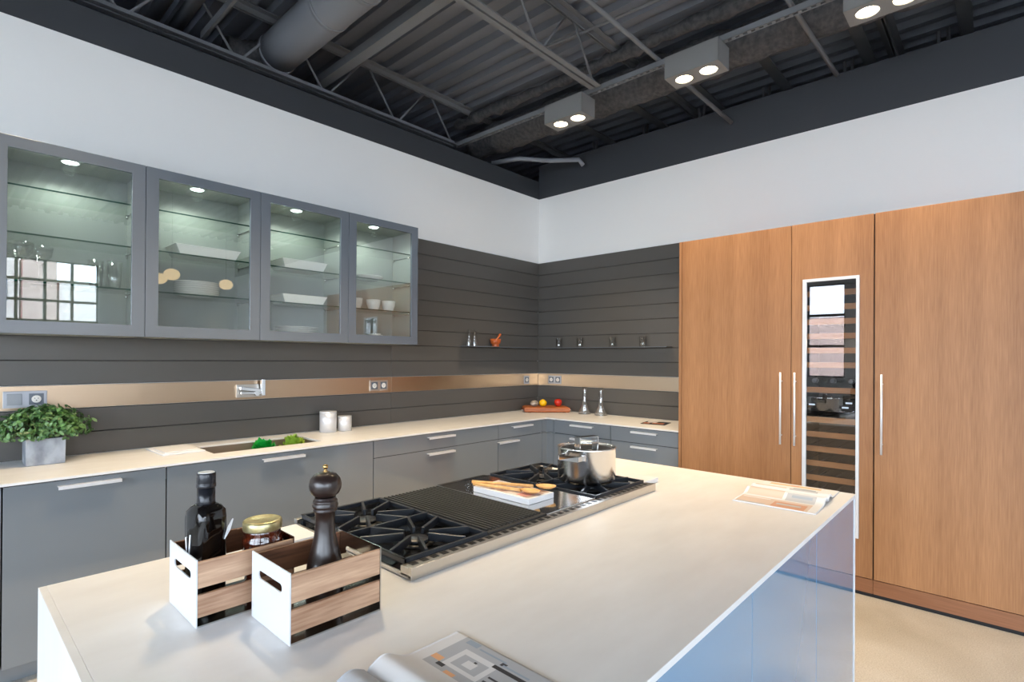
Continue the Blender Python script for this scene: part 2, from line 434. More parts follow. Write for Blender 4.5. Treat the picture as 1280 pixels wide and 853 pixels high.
# ceiling: ribbed steel deck, ribs run along y
m = MB(); prof = []
x = XL - .2; per = .17
while x < 3.2:
    prof += [(x, ZD), (x + .06, ZD), (x + .075, ZD + .05), (x + .155, ZD + .05)]; x += per
prof.append((x, ZD))
top = [(x, ZD + .3), (XL - .2, ZD + .3)]
vs0 = [m.bm.verts.new((a, YF - .2, b)) for a, b in prof]; vs1 = [m.bm.verts.new((a, 3.2, b)) for a, b in prof]
for i in range(len(prof) - 1): m._f([vs0[i], vs0[i+1], vs1[i+1], vs1[i]])
structure(m.build('ceiling', M['deck'], fix=False))
structure(B(XL - .3, YF - .3, ZD + .12, 3.3, 3.3, ZD + .3).build('roof', M['dark_paint']))

# open web joists
def joist(y, x0, x1, label, first=False):
    t = thing('roof_joist', ((x0 + x1) / 2, y, 3.6), label, 'joist', 'open web joists under the roof deck')
    m = MB()
    for s in (-1, 1): m.box(x0, y + s*.008, 3.598, x1, y + s*.05, 3.604).box(x0, y + s*.008, 3.604, x1, y + s*.013, 3.642)
    m.build('bottom_chord', M['joist'], t)
    m = MB()
    for s in (-1, 1): m.box(x0 - .1, y + s*.008, 4.02, x1 + 2.2, y + s*.055, 4.027).box(x0 - .1, y + s*.008, 3.975, x1 + 2.2, y + s*.014, 4.02)
    m.build('top_chord', M['joist'], t)
    x = x1 - .04; up = False
    m = MB()
    while x > x0:
        m.tube([(x, y, 3.63), (x - .27, y, 4.0)], .009, 8); x -= .33
        m.tube([(x + .0, y, 4.0), (x - .30, y, 3.63)], .009, 8); x -= .36
    m.build('web_rods', M['joist'], t)
joist(.25, -6.5, -1.05, 'open web roof joist just beyond the charcoal band of the back wall')
joist(-1.45, -6.5, -1.07, 'open web roof joist running above the middle of the room to the nearest twin spotlight')
joist(-3.15, -6.5, -1.07, 'open web roof joist over the island, behind the third twin spotlight')
# perforated channel the lamps hang from
t = thing('strut_channel', (-1.0, -2.6, 3.6), 'long perforated steel channel along which the twin spotlights hang', 'channel')
m = MB(); m.box(-1.02, -7, 3.600, -1.018, .25, 3.641).box(-.982, -7, 3.600, -.98, .25, 3.641).box(-1.02, -7, 3.601, -1.009, .25, 3.604).box(-.991, -7, 3.601, -.98, .25, 3.604)
y = -7.0
while y < .25: m.box(-1.01, y, 3.601, -.99, y + .022, 3.604); y += .05
m.build('channel_body', M['joist'], t)
B(-1.017, -7, 3.63, -.983, .25, 3.64).build('channel_back', M['black'], t)

# seats of the far joists over the right wall
jl = ['joist end nearest the room corner, seen over the right wall band', 'second joist end from the room corner, over the right wall band', 'third joist end from the room corner, over the right wall band', 'fourth joist end from the room corner, over the right wall band', 'fifth joist end, just left of the third twin spotlight', 'joist end nearest the right edge of the photo, over the right wall band']
for k, y in enumerate((-.46, -1.10, -1.72, -2.33, -2.98, -3.60)):
    t = thing('far_joist', (.6, y, 3.9), jl[k], 'joist', 'joist ends over the right wall')
    B(-.35, y - .04, 3.985, 2.9, y + .045, 3.995).build('top_chord', M['joist'], t)
    for q in range(2):
        MB().tube([(.62 + q*.9, y + .1, 3.99), (.50 + q*.9, y + .1, 3.4)], .012, 8).build('web_rod', M['joist'], t)
        MB().tube([(.62 + q*.9, y + .16, 3.99), (.8 + q*.9, y + .16, 3.4)], .012, 8).build('web_rod', M['joist'], t)
    B(.3, y - .03, 3.38, 2.9, y + .2, 3.40).build('bottom_chord', M['joist'], t)

# round duct with collar, flex elbow
t = thing('round_duct', (-2.83, -2, 3.7), 'thick round grey duct running to the back wall band', 'duct')
MB().tube([(-2.83, y, 3.79) for y in (.3, 0, -1, -2.3, -4, -6)], .145, 36).build('duct_pipe', M['duct'], t)
for y in (.28, -.5, -.9, -1.6): MB().tube([(-2.83, y, 3.79), (-2.83, y - .03, 3.79)], .150, 36).build('duct_collar', M['duct'], t)
m = MB(); P_ = [];
for i in range(15):
    a = i / 14 * PI / 2; P_.append((-2.83 - .28 + .28*math.cos(a), .3 + .28*math.sin(a), 3.79))
m.tube(P_, [.125 + (.012 if i % 2 else 0) for i in range(15)], 28).build('flex_elbow', M['flex'], t)
for k, (x, lb) in enumerate(((-3.60, 'left one of two thin grey roof pipes by the photo top left'), (-3.46, 'right one of two thin grey roof pipes by the photo top left'))):
    single(MB().tube([(x, .9, 3.8), (x, -5, 3.8)], .042, 20).build('roof_pipe', M['duct']), (x, -2, 3.8), lb, 'pipe', 'pair of roof pipes')
single(MB().box(-2.455, -5, 3.735, -2.375, .42, 3.742).box(-2.455, -5, 3.742, -2.449, .42, 3.80).build('steel_angle', M['joist']), (-2.42, -2, 3.735), 'flat steel angle running right beside the thick round duct', 'beam')
single(B(-3.33, -5, 3.73, -3.31, .4, 3.78).build('steel_angle', M['joist']), (-3.32, -2, 3.73), 'thin steel angle crossing between the joists left of the round duct', 'beam')
for p0_, p1_, lb in (((-1.723, -1.821, 3.80), (-.001, -2.112, 3.478), 'thin pipe crossing behind the middle twin spotlight down to the right wall'), ((-1.008, -2.823, 3.70), (-.001, -2.889, 3.604), 'thin pipe crossing between the middle and third twin spotlights')):
    a_, b_ = Vector(p0_), Vector(p1_); c_ = a_ + (a_ - b_).normalized() * .75
    single(MB().tube([c_, b_], .016, 14).build('sprinkler_pipe', M['joist']), a_, lb, 'pipe')
# fluffy insulated ducts along the right wall
def rough_duct(x, z, r, lb):
    m = MB(); pts = []; rr = []
    y = .5
    while y > -7: pts.append((x + random.uniform(-.01, .01), y, z + random.uniform(-.01, .01))); rr.append(r + random.uniform(-.016, .016)); y -= .07
    single(m.tube(pts, rr, 22).build('insulated_duct', M['flex']), (x, -3, z), lb, 'duct')
rough_duct(-.50, 3.82, .15, 'shaggy dark insulated duct nearer the right wall band')
rough_duct(-.80, 3.95, .05, 'dark insulated duct tucked above the perforated channel')
m = MB().tube([(-.55, .2, 3.55), (-.45, -.1, 3.55), (-.25, -.35, 3.52), (-.12, -.62, 3.5), (-.10, -.66, 3.44)], .022, 14)
single(m.build('bent_pipe', M['duct']), (-.3, -.2, 3.5), 'short bent grey pipe in the ceiling corner above the walls', 'pipe')
single(MB().tube([(-1.35, -.9, 3.93), (-1.25, -1.5, 3.95), (-1.16, -2.6, 3.96), (-1.12, -5, 3.96)], .011, 10).build('conduit', M['joist']), (-1.2, -2, 3.94), 'thin conduit crossing under the deck behind the perforated channel', 'conduit')

# twin ceiling spotlights
WARM = (1.0, .77, .50)
def spot_fixture(x, y, label):
    t = thing('twin_spotlight', (x, y, 3.445), label, 'ceiling light', 'twin box spotlights under the roof')
    m = MB()
    x0, x1, y0, y1, z0, z1 = x - .095, x + .095, y - .19, y + .19, 3.445, 3.60
    holes = []
    for s in (-1, 1):
        c = y + s*.088; holes.append([(x + .058*math.cos(2*PI*k/20), c + .058*math.sin(2*PI*k/20)) for k in range(20)])
    m.prism([(x0, y0), (x1, y0), (x1, y1), (x0, y1)], 'z', z0, z0 + .004, holes)
    m.box(x0, y0, z0 + .002, x0 + .004, y1, z1).box(x1 - .004, y0, z0 + .002, x1, y1, z1).box(x0, y0, z0 + .002, x1, y0 + .004, z1).box(x0, y1 - .004, z0 + .002, x1, y1, z1).box(x0, y0, z1 - .004, x1, y1, z1)
    m.build('housing', M['fixture'], t)
    for s in (-1, 1):
        c = y + s*.088
        MB().lathe(x, c, [(.058, 3.452), (.05, 3.449), (.03, 3.448), (.001, 3.448)], 24, False, False).lathe(x, c, [(.058, 3.452), (.058, 3.46)], 24, False, True).build('lens', M['lens'], t)
        lamp('SPOT', 'lamp_light', (x, c, 3.438), SPOT_W, WARM, t, .03, 88, .8)
    return t
f0 = spot_fixture(-1.0, -1.145, 'twin box spotlight nearest the room corner')
b0 = Vector(f0.location)
copy_tree(f0, b0 + Vector((0, -1.09, 0)), 'middle of the three twin box spotlights on the channel')
copy_tree(f0, b0 + Vector((0, -2.18, 0)), 'twin box spotlight cut by the top edge of the photo, right of the other two')
for q, lb in (((-2.20, -.20, 0), 'twin box spotlight above the steel canisters'), ((-3.25, .15, 0), 'twin box spotlight above the potted plant'), ((-1.3, -1.15, 0), 'twin box spotlight above the stock pot')):
    f_ = copy_tree(f0, b0 + Vector(q), lb)
    for o in kids(f_):
        if o.type == 'LIGHT': o.data = o.data.copy(); o.data.energy *= 1.7 if q[0] > -3 and q[1] > -.5 else .8
# pendants behind the camera, mirrored in the glass doors
for (x, y), lb in zip(((-2.35, -5.36), (-1.45, -5.9), (-2.35, -5.95)), ('round paper pendant mirrored large in the second glass door', 'round paper pendant mirrored at the right of the second glass door', 'round paper pendant mirrored at the left edge of the second glass door')):
    t = thing('pendant_lamp', (x, y, 2.51), lb, 'pendant lamp', 'round pendants behind the photographer')
    MB().sphere((x, y, 2.6), .10, 24, 14, (1, 1, .8)).build('lamp_shade', M['globe'], t)
    MB().tube([(x, y, 2.67), (x, y, ZD)], .003, 6).build('cord', M['black'], t)

# ================================================================== PANELLING
ZB = [2.519, 2.383, 2.247, 2.110, 1.974, 1.837, 1.701, 1.564, 1.430, 1.296]
def boards(name, label, axis, segs):
    t = thing(name, (0, 0, .9) if axis == 'x' else (0, 0, .9), label, 'wall panelling')
    m = MB(); g = .0022
    rows = [(ZB[i+1], ZB[i]) for i in range(9)] + [(1.027, 1.163), (.901, 1.027)]
    for (a, b) in segs:
        for z0, z1 in rows:
            if axis == 'x': m.box(a + .001, -.014, z0 + g, b - .001, -.004, z1 - g)
            else: m.box(-.014, a + .001, z0 + g, -.004, b - .001, z1 - g)
    m.build('boards', M['slat'], t, bevel=.0015)
    m = MB()
    for (a, b) in segs:
        for z0, z1 in ((1.296, 2.517), (.901, 1.163)):
            if axis == 'x': m.box(a, -.004, z0, b, -.0005, z1)
            else: m.box(-.004, a, z0, -.0005, b, z1)
    m.build('backing', M['slat_gap'], t)
boards('wall_panelling', 'brown-grey horizontal board panelling on the back wall behind the glass cabinets', 'x', [(-5.1, -1.97), (-1.97, -.015)])
boards('wall_panelling', 'brown-grey horizontal board panelling on the right wall beside the tall wooden units', 'y', [(-1.962, -.002)])
t = thing('steel_wall_rail', (-2.5, -.002, 1.164), 'wide brushed steel rail set in the back wall panelling', 'wall rail')
MB().box(-5.1, -.015, 1.1655, -1.971, -.001, 1.2935).box(-1.969, -.015, 1.1655, -.016, -.001, 1.2935).build('rail_plate', M['rail'], t, bevel=.001)
t = thing('steel_wall_rail', (-.002, -1, 1.164), 'wide brushed steel rail set in the right wall panelling', 'wall rail')
B(-.015, -1.962, 1.1655, -.001, -.0175, 1.2935).build('rail_plate', M['steel_y'], t, bevel=.001)

# ================================================================== WALL CABINETS
UY0, UY1, UZ0, UZ1 = -.35, -.016, 1.563, 2.507
def shelf(x0, x1, z, parent):
    m = MB(); y0, y1 = -.318, -.035
    v = [m.bm.verts.new(q) for q in ((x0,y0,z-.008),(x1,y0,z-.008),(x1,y1,z-.008),(x0,y1,z-.008),(x0,y0,z),(x1,y0,z),(x1,y1,z),(x0,y1,z))]
    m._f([v[4], v[5], v[6], v[7]]); m._f([v[3], v[2], v[1], v[0]])
    m._f([v[2], v[3], v[7], v[6]]); m.mi = 1; m._f([v[0], v[1], v[5], v[4]]); m.mi = 0
    return m.build('shelf', [M['shelfglass'], M['glassedge']], parent)
def wall_cabinet(x0, x1, label, puckx):
    t = thing('wall_cabinet', ((x0+x1)/2, UY1, UZ0), label, 'cabinet', 'glass fronted wall cabinets in a row')
    m = MB(); a, b = x0 + .001, x1 - .001; k = .018
    m.box(a, -.326, UZ0, a + k, UY1, UZ1).box(b - k, -.326, UZ0, b, UY1, UZ1).box(a, -.326, UZ0, b, UY1, UZ0 + k).box(a, -.326, UZ1 - .032, b, UY1, UZ1).box(a, -.026, UZ0, b, UY1, UZ1)
    m.build('carcass', M['carcass'], t)
    f = .0615 if x1 - x0 > .5 else .06
    m = MB(); a, b = x0 + .0015, x1 - .0015
    m.prism([(a, UZ0), (b, UZ0), (b, UZ1), (a, UZ1)], 'y', UY0, -.328, [[(a + f, UZ0 + .063), (b - f, UZ0 + .063), (b - f, UZ1 - .055), (a + f, UZ1 - .055)]])
    d = m.build('door', M['frame'], t, bevel=.0015)
    B(a + f - .002, -.343, UZ0 + .061, b - f + .002, -.339, UZ1 - .053).build('glass_pane', M['pane'], d)
    for z in (2.287, 2.056, 1.824):
        shelf(x0 + .021, x1 - .021, z, t)
    for z in (2.287, 2.056, 1.824):
        for s in (0, 1):
            xx = (x0 + .024) if s == 0 else (x1 - .024)
            MB().tube([(xx, -.05, z - .014), (xx, -.30, z - .014)], .004, 8).tube([(xx, -.05, z - .03), (xx, -.05, z - .007)], .007, 10).tube([(xx, -.30, z - .022), (xx, -.30, z - .007)], .006, 10).build('shelf_support', M['chrome'], t)
    pz = UZ1 - .032
    p = MB().lathe(puckx, -.232, [(.042, pz), (.042, pz - .006), (.036, pz - .008)], 24, True, False).build('puck_lamp', M['alu'], t)
    MB().lathe(puckx, -.232, [(.036, pz - .004), (.036, pz - .0075), (.034, pz - .009)], 24, True, True).build('lamp_lens', M['puck'], p)
    lamp('SPOT', 'cabinet_light', (puckx, -.24, pz - .05), PUCK_W, (.88, 1.0, .90), t, .03, 165, .3)
    return t
CX = [-4.448, -3.826, -3.203, -2.577, -1.953]
CL = ['glass fronted wall cabinet at the left end, holding stemmed and tall glasses', 'second glass fronted wall cabinet, one white dish over a stack of plates', 'third glass fronted wall cabinet, two white dishes over a plate stack', 'glass fronted wall cabinet at the right end, with small white cups']
for i in range(4): wall_cabinet(CX[i], CX[i+1], CL[i], (-4.137, -3.535, -2.915, -2.295)[i])

# crockery in the cabinets ------------------------------------------------
def dish(x, y, z, L, W, H, label):
    m = MB(); k = .82
    def ring(l, w_, zz): return [m.bm.verts.new((sx*l/2, sy*w_/2, zz)) for sx, sy in ((-1,-1),(1,-1),(1,1),(-1,1))]
    r = [ring(L*k, W*k, 0), ring(L*.97, W*.97, H*.9), ring(L, W, H), ring(L - .012, W - .012, H), ring(L*k - .012, W*k - .012, .008)]
    m._f(list(reversed(r[0]))); m._f(r[-1])
    for a, b in zip(r, r[1:]):
        for i in range(4): m._f([a[i], a[(i+1) % 4], b[(i+1) % 4], b[i]])
    o = m.build('serving_dish', M['porcelain'], bevel=.003); o.location = (x, y, z)
    return tag(o, label, 'dish', 'white rectangular serving dishes')
dish(-3.48, -.18, 2.0565, .37, .22, .062, 'white rectangular serving dish on the middle shelf of the second cabinet')
dish(-2.87, -.18, 2.0565, .33, .22, .066, 'upper white rectangular serving dish in the third cabinet')
dish(-2.87, -.18, 1.8245, .33, .22, .060, 'lower white rectangular serving dish in the third cabinet')
def plate_mesh(r=.115):
    return MB().lathe(0, 0, [(r*.55, 0), (r*.6, .003), (r*.985, .0095), (r, .0105), (r*.985, .0118), (r*.62, .006), (.001, .006)], 40, True, False).build('plate', M['porcelain'])
p0 = None
for (x, z, n, r, wh) in ((-3.515, 1.8245, 7, .125, 'on lowest shelf of the second cabinet'), (-2.88, 1.5815, 7, .145, 'on the floor of the third cabinet')):
    for k in range(n):
        if p0 is None: p0 = plate_mesh(); o = p0
        else: o = p0.copy(); COL.objects.link(o)
        o.location = (x, -.175, z + k*.0122); o.scale = (r/.115,)*2 + (1,)
        pos = 'topmost plate' if k == n-1 else ('bottom plate' if k == 0 else '%s plate up' % ['', 'second', 'third', 'fourth', 'fifth', 'sixth'][k])
        tag(o, 'white %s, stack %s' % (pos, wh), 'plate', 'white plates ' + wh)
o = MB().lathe(0, 0, [(.06, 0), (.075, .004), (.115, .03), (.116, .034), (.112, .034), (.07, .008), (.001, .008)], 40, True, False).build('shallow_bowl', M['porcelain']); o.location = (-2.30, -.17, 2.0565)
tag(o, 'shallow white bowl on the middle shelf of the right end cabinet', 'bowl')
c0 = MB().lathe(0, 0, [(.032, 0), (.036, .004), (.052, .05), (.056, .085), (.053, .085), (.048, .05), (.032, .008), (.001, .008)], 32, True, False).build('cup', M['porcelain']); c0.location = (-2.425, -.19, 1.8245)
tag(c0, 'white handleless cup cut by the door frame, leftmost of three', 'cup', 'white cups on the lowest glass shelf')
for x, lb in ((-2.265, 'white handleless cup in the middle of the three'), (-2.125, 'white handleless cup rightmost of the three')):
    o = c0.copy(); COL.objects.link(o); o.location = (x, -.19, 1.8245); tag(o, lb, 'cup', 'white cups on the lowest glass shelf')
t = thing('mug', (-2.26, -.2, 1.5815), 'white cup with a handle on the floor of the right end cabinet', 'cup')
MB().lathe(-2.26, -.2, [(.03, 1.5815), (.045, 1.6), (.05, 1.645), (.047, 1.645), (.042, 1.602), (.001, 1.588)], 32, True, False).build('cup_body', M['porcelain'], t)
MB().tube([(-2.213, -.2, 1.635), (-2.188, -.2, 1.632), (-2.18, -.2, 1.615), (-2.192, -.2, 1.6), (-2.216, -.2, 1.6)], .005, 8).build('handle', M['porcelain'], t)
# tall tumblers and stemmed glasses in the left end cabinet
g0 = MB().lathe(0, 0, [(.026, 0), (.028, .002), (.036, .15), (.0345, .15), (.0265, .008), (.001, .008)], 28, True, False).build('tall_glass', M['glassware'])
for k, (x, y, lb) in enumerate(((-4.02, -.20, 'tall clear glass, left one of the front pair in the left end cabinet'), (-3.94, -.22, 'tall clear glass, right one of the front pair in the left end cabinet'), (-3.98, -.11, 'tall clear glass behind the front pair in the left end cabinet'))):
    o = g0 if k == 0 else g0.copy()
    if k: COL.objects.link(o)
    o.location = (x, y, 1.8245); tag(o, lb, 'glass', 'tall glasses in the left end cabinet')
s0 = MB().lathe(0, 0, [(.034, 0), (.034, .002), (.004, .006), (.004, .10), (.012, .108), (.05, .15), (.058, .20), (.0565, .20), (.048, .152), (.008, .112), (.001, .112)], 28, True, False).build('stemmed_glass', M['glassware'])
for k, (x, y, lb) in enumerate(((-4.33, -.20, 'wide stemmed glass nearest the left edge of the photo'), (-4.245, -.12, 'wide stemmed glass right of the one at the photo left edge'))):
    o = s0 if k == 0 else s0.copy()
    if k: COL.objects.link(o)
    o.location = (x, y, 1.8245); tag(o, lb, 'glass', 'stemmed glasses in the left end cabinet')

# ================================================================== BASE CABINETS
FY = -.636
def bar_handle(x0, x1, z, axis, parent):
    m = MB()
    if axis == 'x': m.box(x0, FY - .034, z, x1, FY - .001, z + .005).box(x0, FY - .034, z - .010, x1, FY - .029, z + .005)
    else: m.box(FY - .034, x0, z, FY - .001, x1, z + .005).box(FY - .034, x0, z - .010, FY - .029, x1, z + .005)
    return m.build('handle', M['alu'], parent, bevel=.0008)
def base_unit(a, b, axis, label, fronts, group='base cabinets under the cream worktop', ctop=.884):
    """fronts: (name, z0, z1, handle a, handle b)"""
    base = ((a+b)/2, -.3, 0) if axis == 'x' else (-.3, (a+b)/2, 0)
    t = thing('base_cabinet', base, label, 'cabinet', group)
    if axis == 'x': B(a + .001, FY + .021, .085, b - .001, -.03, ctop).build('carcass', M['darkgap'], t)
    else: B(FY + .021, a + .001, .085, -.03, b - .001, .884).build('carcass', M['darkgap'], t)
    if axis == 'x': B(a + .001, FY + .06, .001, b - .001, FY + .09, .084).build('plinth', M['lacquer'], t)
    else: B(FY + .06, a + .001, .001, FY + .09, b - .001, .084).build('plinth', M['lacquer'], t)
    for nm, z0, z1, ha, hb in fronts:
        if axis == 'x': m = B(a + .0018, FY, z0, b - .0018, FY + .02, z1)
        else: m = B(FY, a + .0018, z0, FY + .02, b - .0018, z1)
        d = m.build(nm, M['lacquer'], t, bevel=.0012)
        if ha is not None: bar_handle(ha, hb, z1 - .027, axis, d)
    return t
ZT = .881
base_unit(-5.035, -4.414, 'x', 'grey base cabinet at the far left, cut by the photo edge', [('door', .087, ZT, None, None)])
base_unit(-4.412, -3.792, 'x', 'gloss grey base cabinet with one bar handle under the potted plant', [('door', .087, ZT, -4.228, -3.988)])
base_unit(-3.790, -2.547, 'x', 'wide gloss grey sink cabinet with one bar handle', [('door', .087, ZT, -3.305, -3.052)], ctop=.70)
base_unit(-2.545, -1.302, 'x', 'wide gloss grey drawer unit right of the sink cabinet', [('drawer', .763, ZT, -2.08, -1.818), ('drawer', .087, .759, -2.08, -1.818)])
base_unit(-1.300, -.703, 'x', 'gloss grey unit at the inner corner, its two handles offset', [('drawer', .763, ZT, -1.14, -.872), ('door', .087, .759, -1.315, -1.058)])
base_unit(-1.334, -.718, 'y', 'grey drawer unit along the right wall nearest the corner', [('drawer', .763, ZT, -1.165, -.924), ('drawer', .087, .759, -1.165, -.924)])
base_unit(-1.950, -1.336, 'y', 'grey drawer unit touching the tall wooden cabinet', [('drawer', .763, ZT, -1.775, -1.544), ('drawer', .087, .759, -1.775, -1.544)])
t = thing('corner_filler', (-.65, -.65, 0), 'narrow grey filler strips closing the inner corner of the base cabinets', 'filler')
MB().box(-.701, FY, .087, FY, FY + .02, .759).box(-.701, FY, .763, FY, FY + .02, ZT).box(FY, -.716, .087, FY + .02, FY - .0, .759).box(FY, -.716, .763, FY + .02, FY, ZT).build('filler_strip', M['lacquer'], t)

# worktop with sink opening
SX0, SX1, SY0, SY1 = -3.517, -2.852, -.495, -.158
t = thing('worktop', (-2.5, -.33, .888), 'cream L-shaped worktop running along both walls', 'worktop')
MB().prism([(-5.1, -.015), (-5.1, -.656), (-.656, -.656), (-.656, -1.962), (-.015, -1.962), (-.015, -.015)], 'z', .888, .9, [[(SX0, SY0), (SX1, SY0), (SX1, SY1), (SX0, SY1)]]).build('worktop_slab', M['worktop'], t, bevel=.0008)
m = MB(); d_ = .11; k = .002
m.box(SX0 + k, SY0 + k, .888 - d_, SX1 - k, SY1 - k, .89 - d_)
m.box(SX0 - .006, SY0, .888 - d_, SX0, SY1, .8875).box(SX1, SY0, .888 - d_, SX1 + .006, SY1, .8875)
m.box(SX0 - .006, SY0 - .006, .888 - d_, SX1 + .006, SY0, .8875).box(SX0 - .006, SY1, .888 - d_, SX1 + .006, SY1 + .006, .8875)
t = thing('sink', (-3.18, -.33, .78), 'sunken rectangular dark steel sink basin below the wall tap', 'sink')
m.build('basin', M['sink'], t)
MB().lathe(-3.18, -.33, [(.045, .7805), (.045, .7825), (.03, .7815)], 24, True, True).build('drain', M['chrome'], t)
def leafy(name, cx, cy, cz, r, h, mt, label):
    rnd = random.Random(int(abs(cx)*1000)); m = MB()
    for k in range(60):
        a = rnd.uniform(0, 2*PI); e = rnd.uniform(.05, 1.3); rr = r * (.4 + .6*rnd.random())
        c = Vector((cx + rr*math.cos(a)*math.cos(e), cy + rr*math.sin(a)*math.cos(e), cz + h*math.sin(e)*(.6+.4*rnd.random())))
        d = (c - Vector((cx, cy, cz - .02))).normalized(); s_ = d.cross(Vector((0, 0, 1))).normalized(); q = rnd.uniform(.025, .05)
        vs = []
        for i in range(7):
            u = -1 + 2*i/6; wv = .3*math.sin(i*2.2 + k)
            vs.append(m.bm.verts.new(c + s_*u*q*.8 + d*q*(math.sqrt(max(0, 1-u*u))*.9 + wv*.2) + Vector((0, 0, .01*math.sin(i*1.9)))))
        bs = m.bm.verts.new(c - d*q)
        for i in range(6): m._f([bs, vs[i], vs[i+1]], True)
    m.lathe(cx, cy, [(r*.55, cz - .05), (r*.8, cz), (r*.5, cz + h*.6)], 12)
    o = m.build(name, mt, fix=False); single(o, (cx, cy, cz - .05), label, 'vegetable')
leafy('lettuce', -3.13, -.24, .80, .070, .055, M['lettuce1'], 'bright green curly lettuce lying in the sink')
leafy('lettuce', -2.945, -.27, .81, .062, .075, M['lettuce2'], 'yellow-green lettuce in the sink, right of the bright green one')
for o in [q for q in COL.objects if q.name.startswith('lettuce')]: o.location.z = .7815

# wall tap
t = thing('wall_tap', (-3.14, -.015, 1.18), 'folding steel wall tap mounted on the steel rail above the sink', 'tap')
B(-3.222, -.028, 1.180, -3.052, -.0155, 1.268).build('back_plate', M['steel'], t, bevel=.001)
MB().bar((-3.212, -.055, 1.245), (-3.06, -.055, 1.222), .022, .024).tube([(-3.200, -.028, 1.244), (-3.200, -.055, 1.244)], .012, 14).build('spout', M['chrome'], t, bevel=.002)
MB().bar((-3.205, -.05, 1.212), (-3.06, -.05, 1.206), .016, .018).build('swing_arm', M['chrome'], t, bevel=.002)
B(-3.073, -.072, 1.19, -3.048, -.044, 1.303).build('lever', M['chrome'], t, bevel=.002)
MB().tube([(-3.10, -.028, 1.205), (-3.10, -.065, 1.205)], .015, 18).build('valve', M['chrome'], t)

# sockets -----------------------------------------------------------------
def round_insert(m, c, r, axis, off):
    rot = Matrix.Rotation(PI/2, 4, 'X') if axis == 'x' else Matrix.Rotation(-PI/2, 4, 'Y')
    T = Matrix.Translation(c) @ rot
    m.lathe(0, 0, [(r, 0), (r, off), (r*.85, off + .001)], 24, True, True, T)
def socket(axis, at, z, n, kinds, label, w_=.088, gap=.0, mt='socket'):
    s0 = at - w_*n/2
    t = thing('wall_socket', (at, -.016, z) if axis == 'x' else (-.016, at, z), label, 'socket')
    def bx(a, b, z0, z1, d0, d1):
        return B(a, -d1, z0, b, -d0, z1) if axis == 'x' else B(-d1, a, z0, -d0, b, z1)
    bx(s0, s0 + w_*n, z - w_/2, z + w_/2, .0155, .021).build('plate', M[mt], t, bevel=.002)
    for k in range(n):
        c = s0 + w_*(k + .5); q = .030
        kind = kinds[k if axis == 'x' else n-1-k]
        if kind == 's': bx(c - q, c + q, z - q, z + q, .0215, .026).build('switch', M['lacq_edge' if mt == 'socket' else mt], t, bevel=.002)
        else:
            bx(c - q, c + q, z - q, z + q, .0213, .0225).build('socket_rim', M['frame'], t)
            m = MB(); cc = (c, -.0225, z) if axis == 'x' else (-.0225, c, z)
            round_insert(m, cc, .020, axis, .002); m.build('socket_insert', M['socketw'], t)
            m = MB()
            for dx, dz, rr in ((-.007, .004, .0022), (.007, .004, .0022), (0, -.007, .0028)):
                cc = (c + dx, -.0252, z + dz) if axis == 'x' else (-.0252, c + dx, z + dz)
                round_insert(m, cc, rr, axis, .0012)
            m.build('pin_holes', M['black'], t)
socket('x', -4.285, 1.224, 2, 'so', 'switch and socket plate on the steel rail above the potted plant')
socket('x', -2.095, 1.226, 2, 'oo', 'double socket on the steel rail below the right end wall cabinet', mt='steel')
socket('x', -.215, 1.226, 1, 'o', 'single socket on the steel rail left of the room corner')
socket('y', -.25, 1.23, 2, 'oo', 'double socket on the steel rail right of the room corner')

# ================================================================== LEDGES AND WHAT STANDS ON THEM
single(B(-1.19, -.135, 1.569, -.20, -.0155, 1.574).build('wall_ledge', M['frame']), (-.7, -.015, 1.569), 'thin ledge on the back wall carrying two flasks and a mortar', 'shelf')
single(B(-.135, -1.60, 1.569, -.0155, -.185, 1.574).build('wall_ledge', M['frame']), (-.015, -.9, 1.569), 'thin ledge on the right wall carrying four small glasses', 'shelf')
gs = MB().lathe(0, 0, [(.029, 0), (.030, .002), (.034, .10), (.0325, .10), (.0285, .012), (.001, .012)], 26, True, False).build('small_glass', M['glassware'])
for k, (y, lb) in enumerate(((-.345, 'small clear glass on the right wall ledge nearest the corner'), (-.615, 'small clear glass second from the corner on the right wall ledge'), (-1.0, 'small clear glass third from the corner on the right wall ledge'), (-1.33, 'small clear glass on the right wall ledge nearest the wooden cabinet'))):
    o = gs if k == 0 else gs.copy()
    if k: COL.objects.link(o)
    o.location = (-.072, y, 1.5745); tag(o, lb, 'glass', 'small glasses on the right wall ledge')
fl = MB().lathe(0, 0, [(.032, 0), (.033, .004), (.014, .075), (.012, .155), (.0105, .155), (.0125, .075), (.030, .008), (.001, .008)], 24, True, False).build('small_flask', M['glassware'])
for k, (x, lb) in enumerate(((-1.135, 'small clear conical flask, left one on the back wall ledge'), (-1.06, 'small clear conical flask, right one on the back wall ledge'))):
    o = fl if k == 0 else fl.copy()
    if k: COL.objects.link(o)
    o.location = (x, -.08, 1.5745); tag(o, lb, 'flask', 'small flasks on the back wall ledge')
t = thing('mortar', (-.77, -.08, 1.5745), 'orange-brown wooden mortar on the back wall ledge', 'mortar')
MB().lathe(-.77, -.08, [(.036, 1.5745), (.04, 1.580), (.03, 1.590), (.05, 1.61), (.056, 1.652), (.049, 1.652), (.042, 1.615), (.001, 1.606)], 32, True, False).build('mortar_bowl', M['mortar'], t)
t = thing('pestle', (-.77, -.08, 1.607), 'orange-brown pestle leaning in the wooden mortar', 'pestle')
MB().tube([(-.785, -.08, 1.613), (-.755, -.08, 1.64), (-.725, -.08, 1.672), (-.708, -.08, 1.692), (-.698, -.08, 1.702)], [.014, .011, .009, .015, .010], 14).build('pestle_rod', M['mortar'], t)

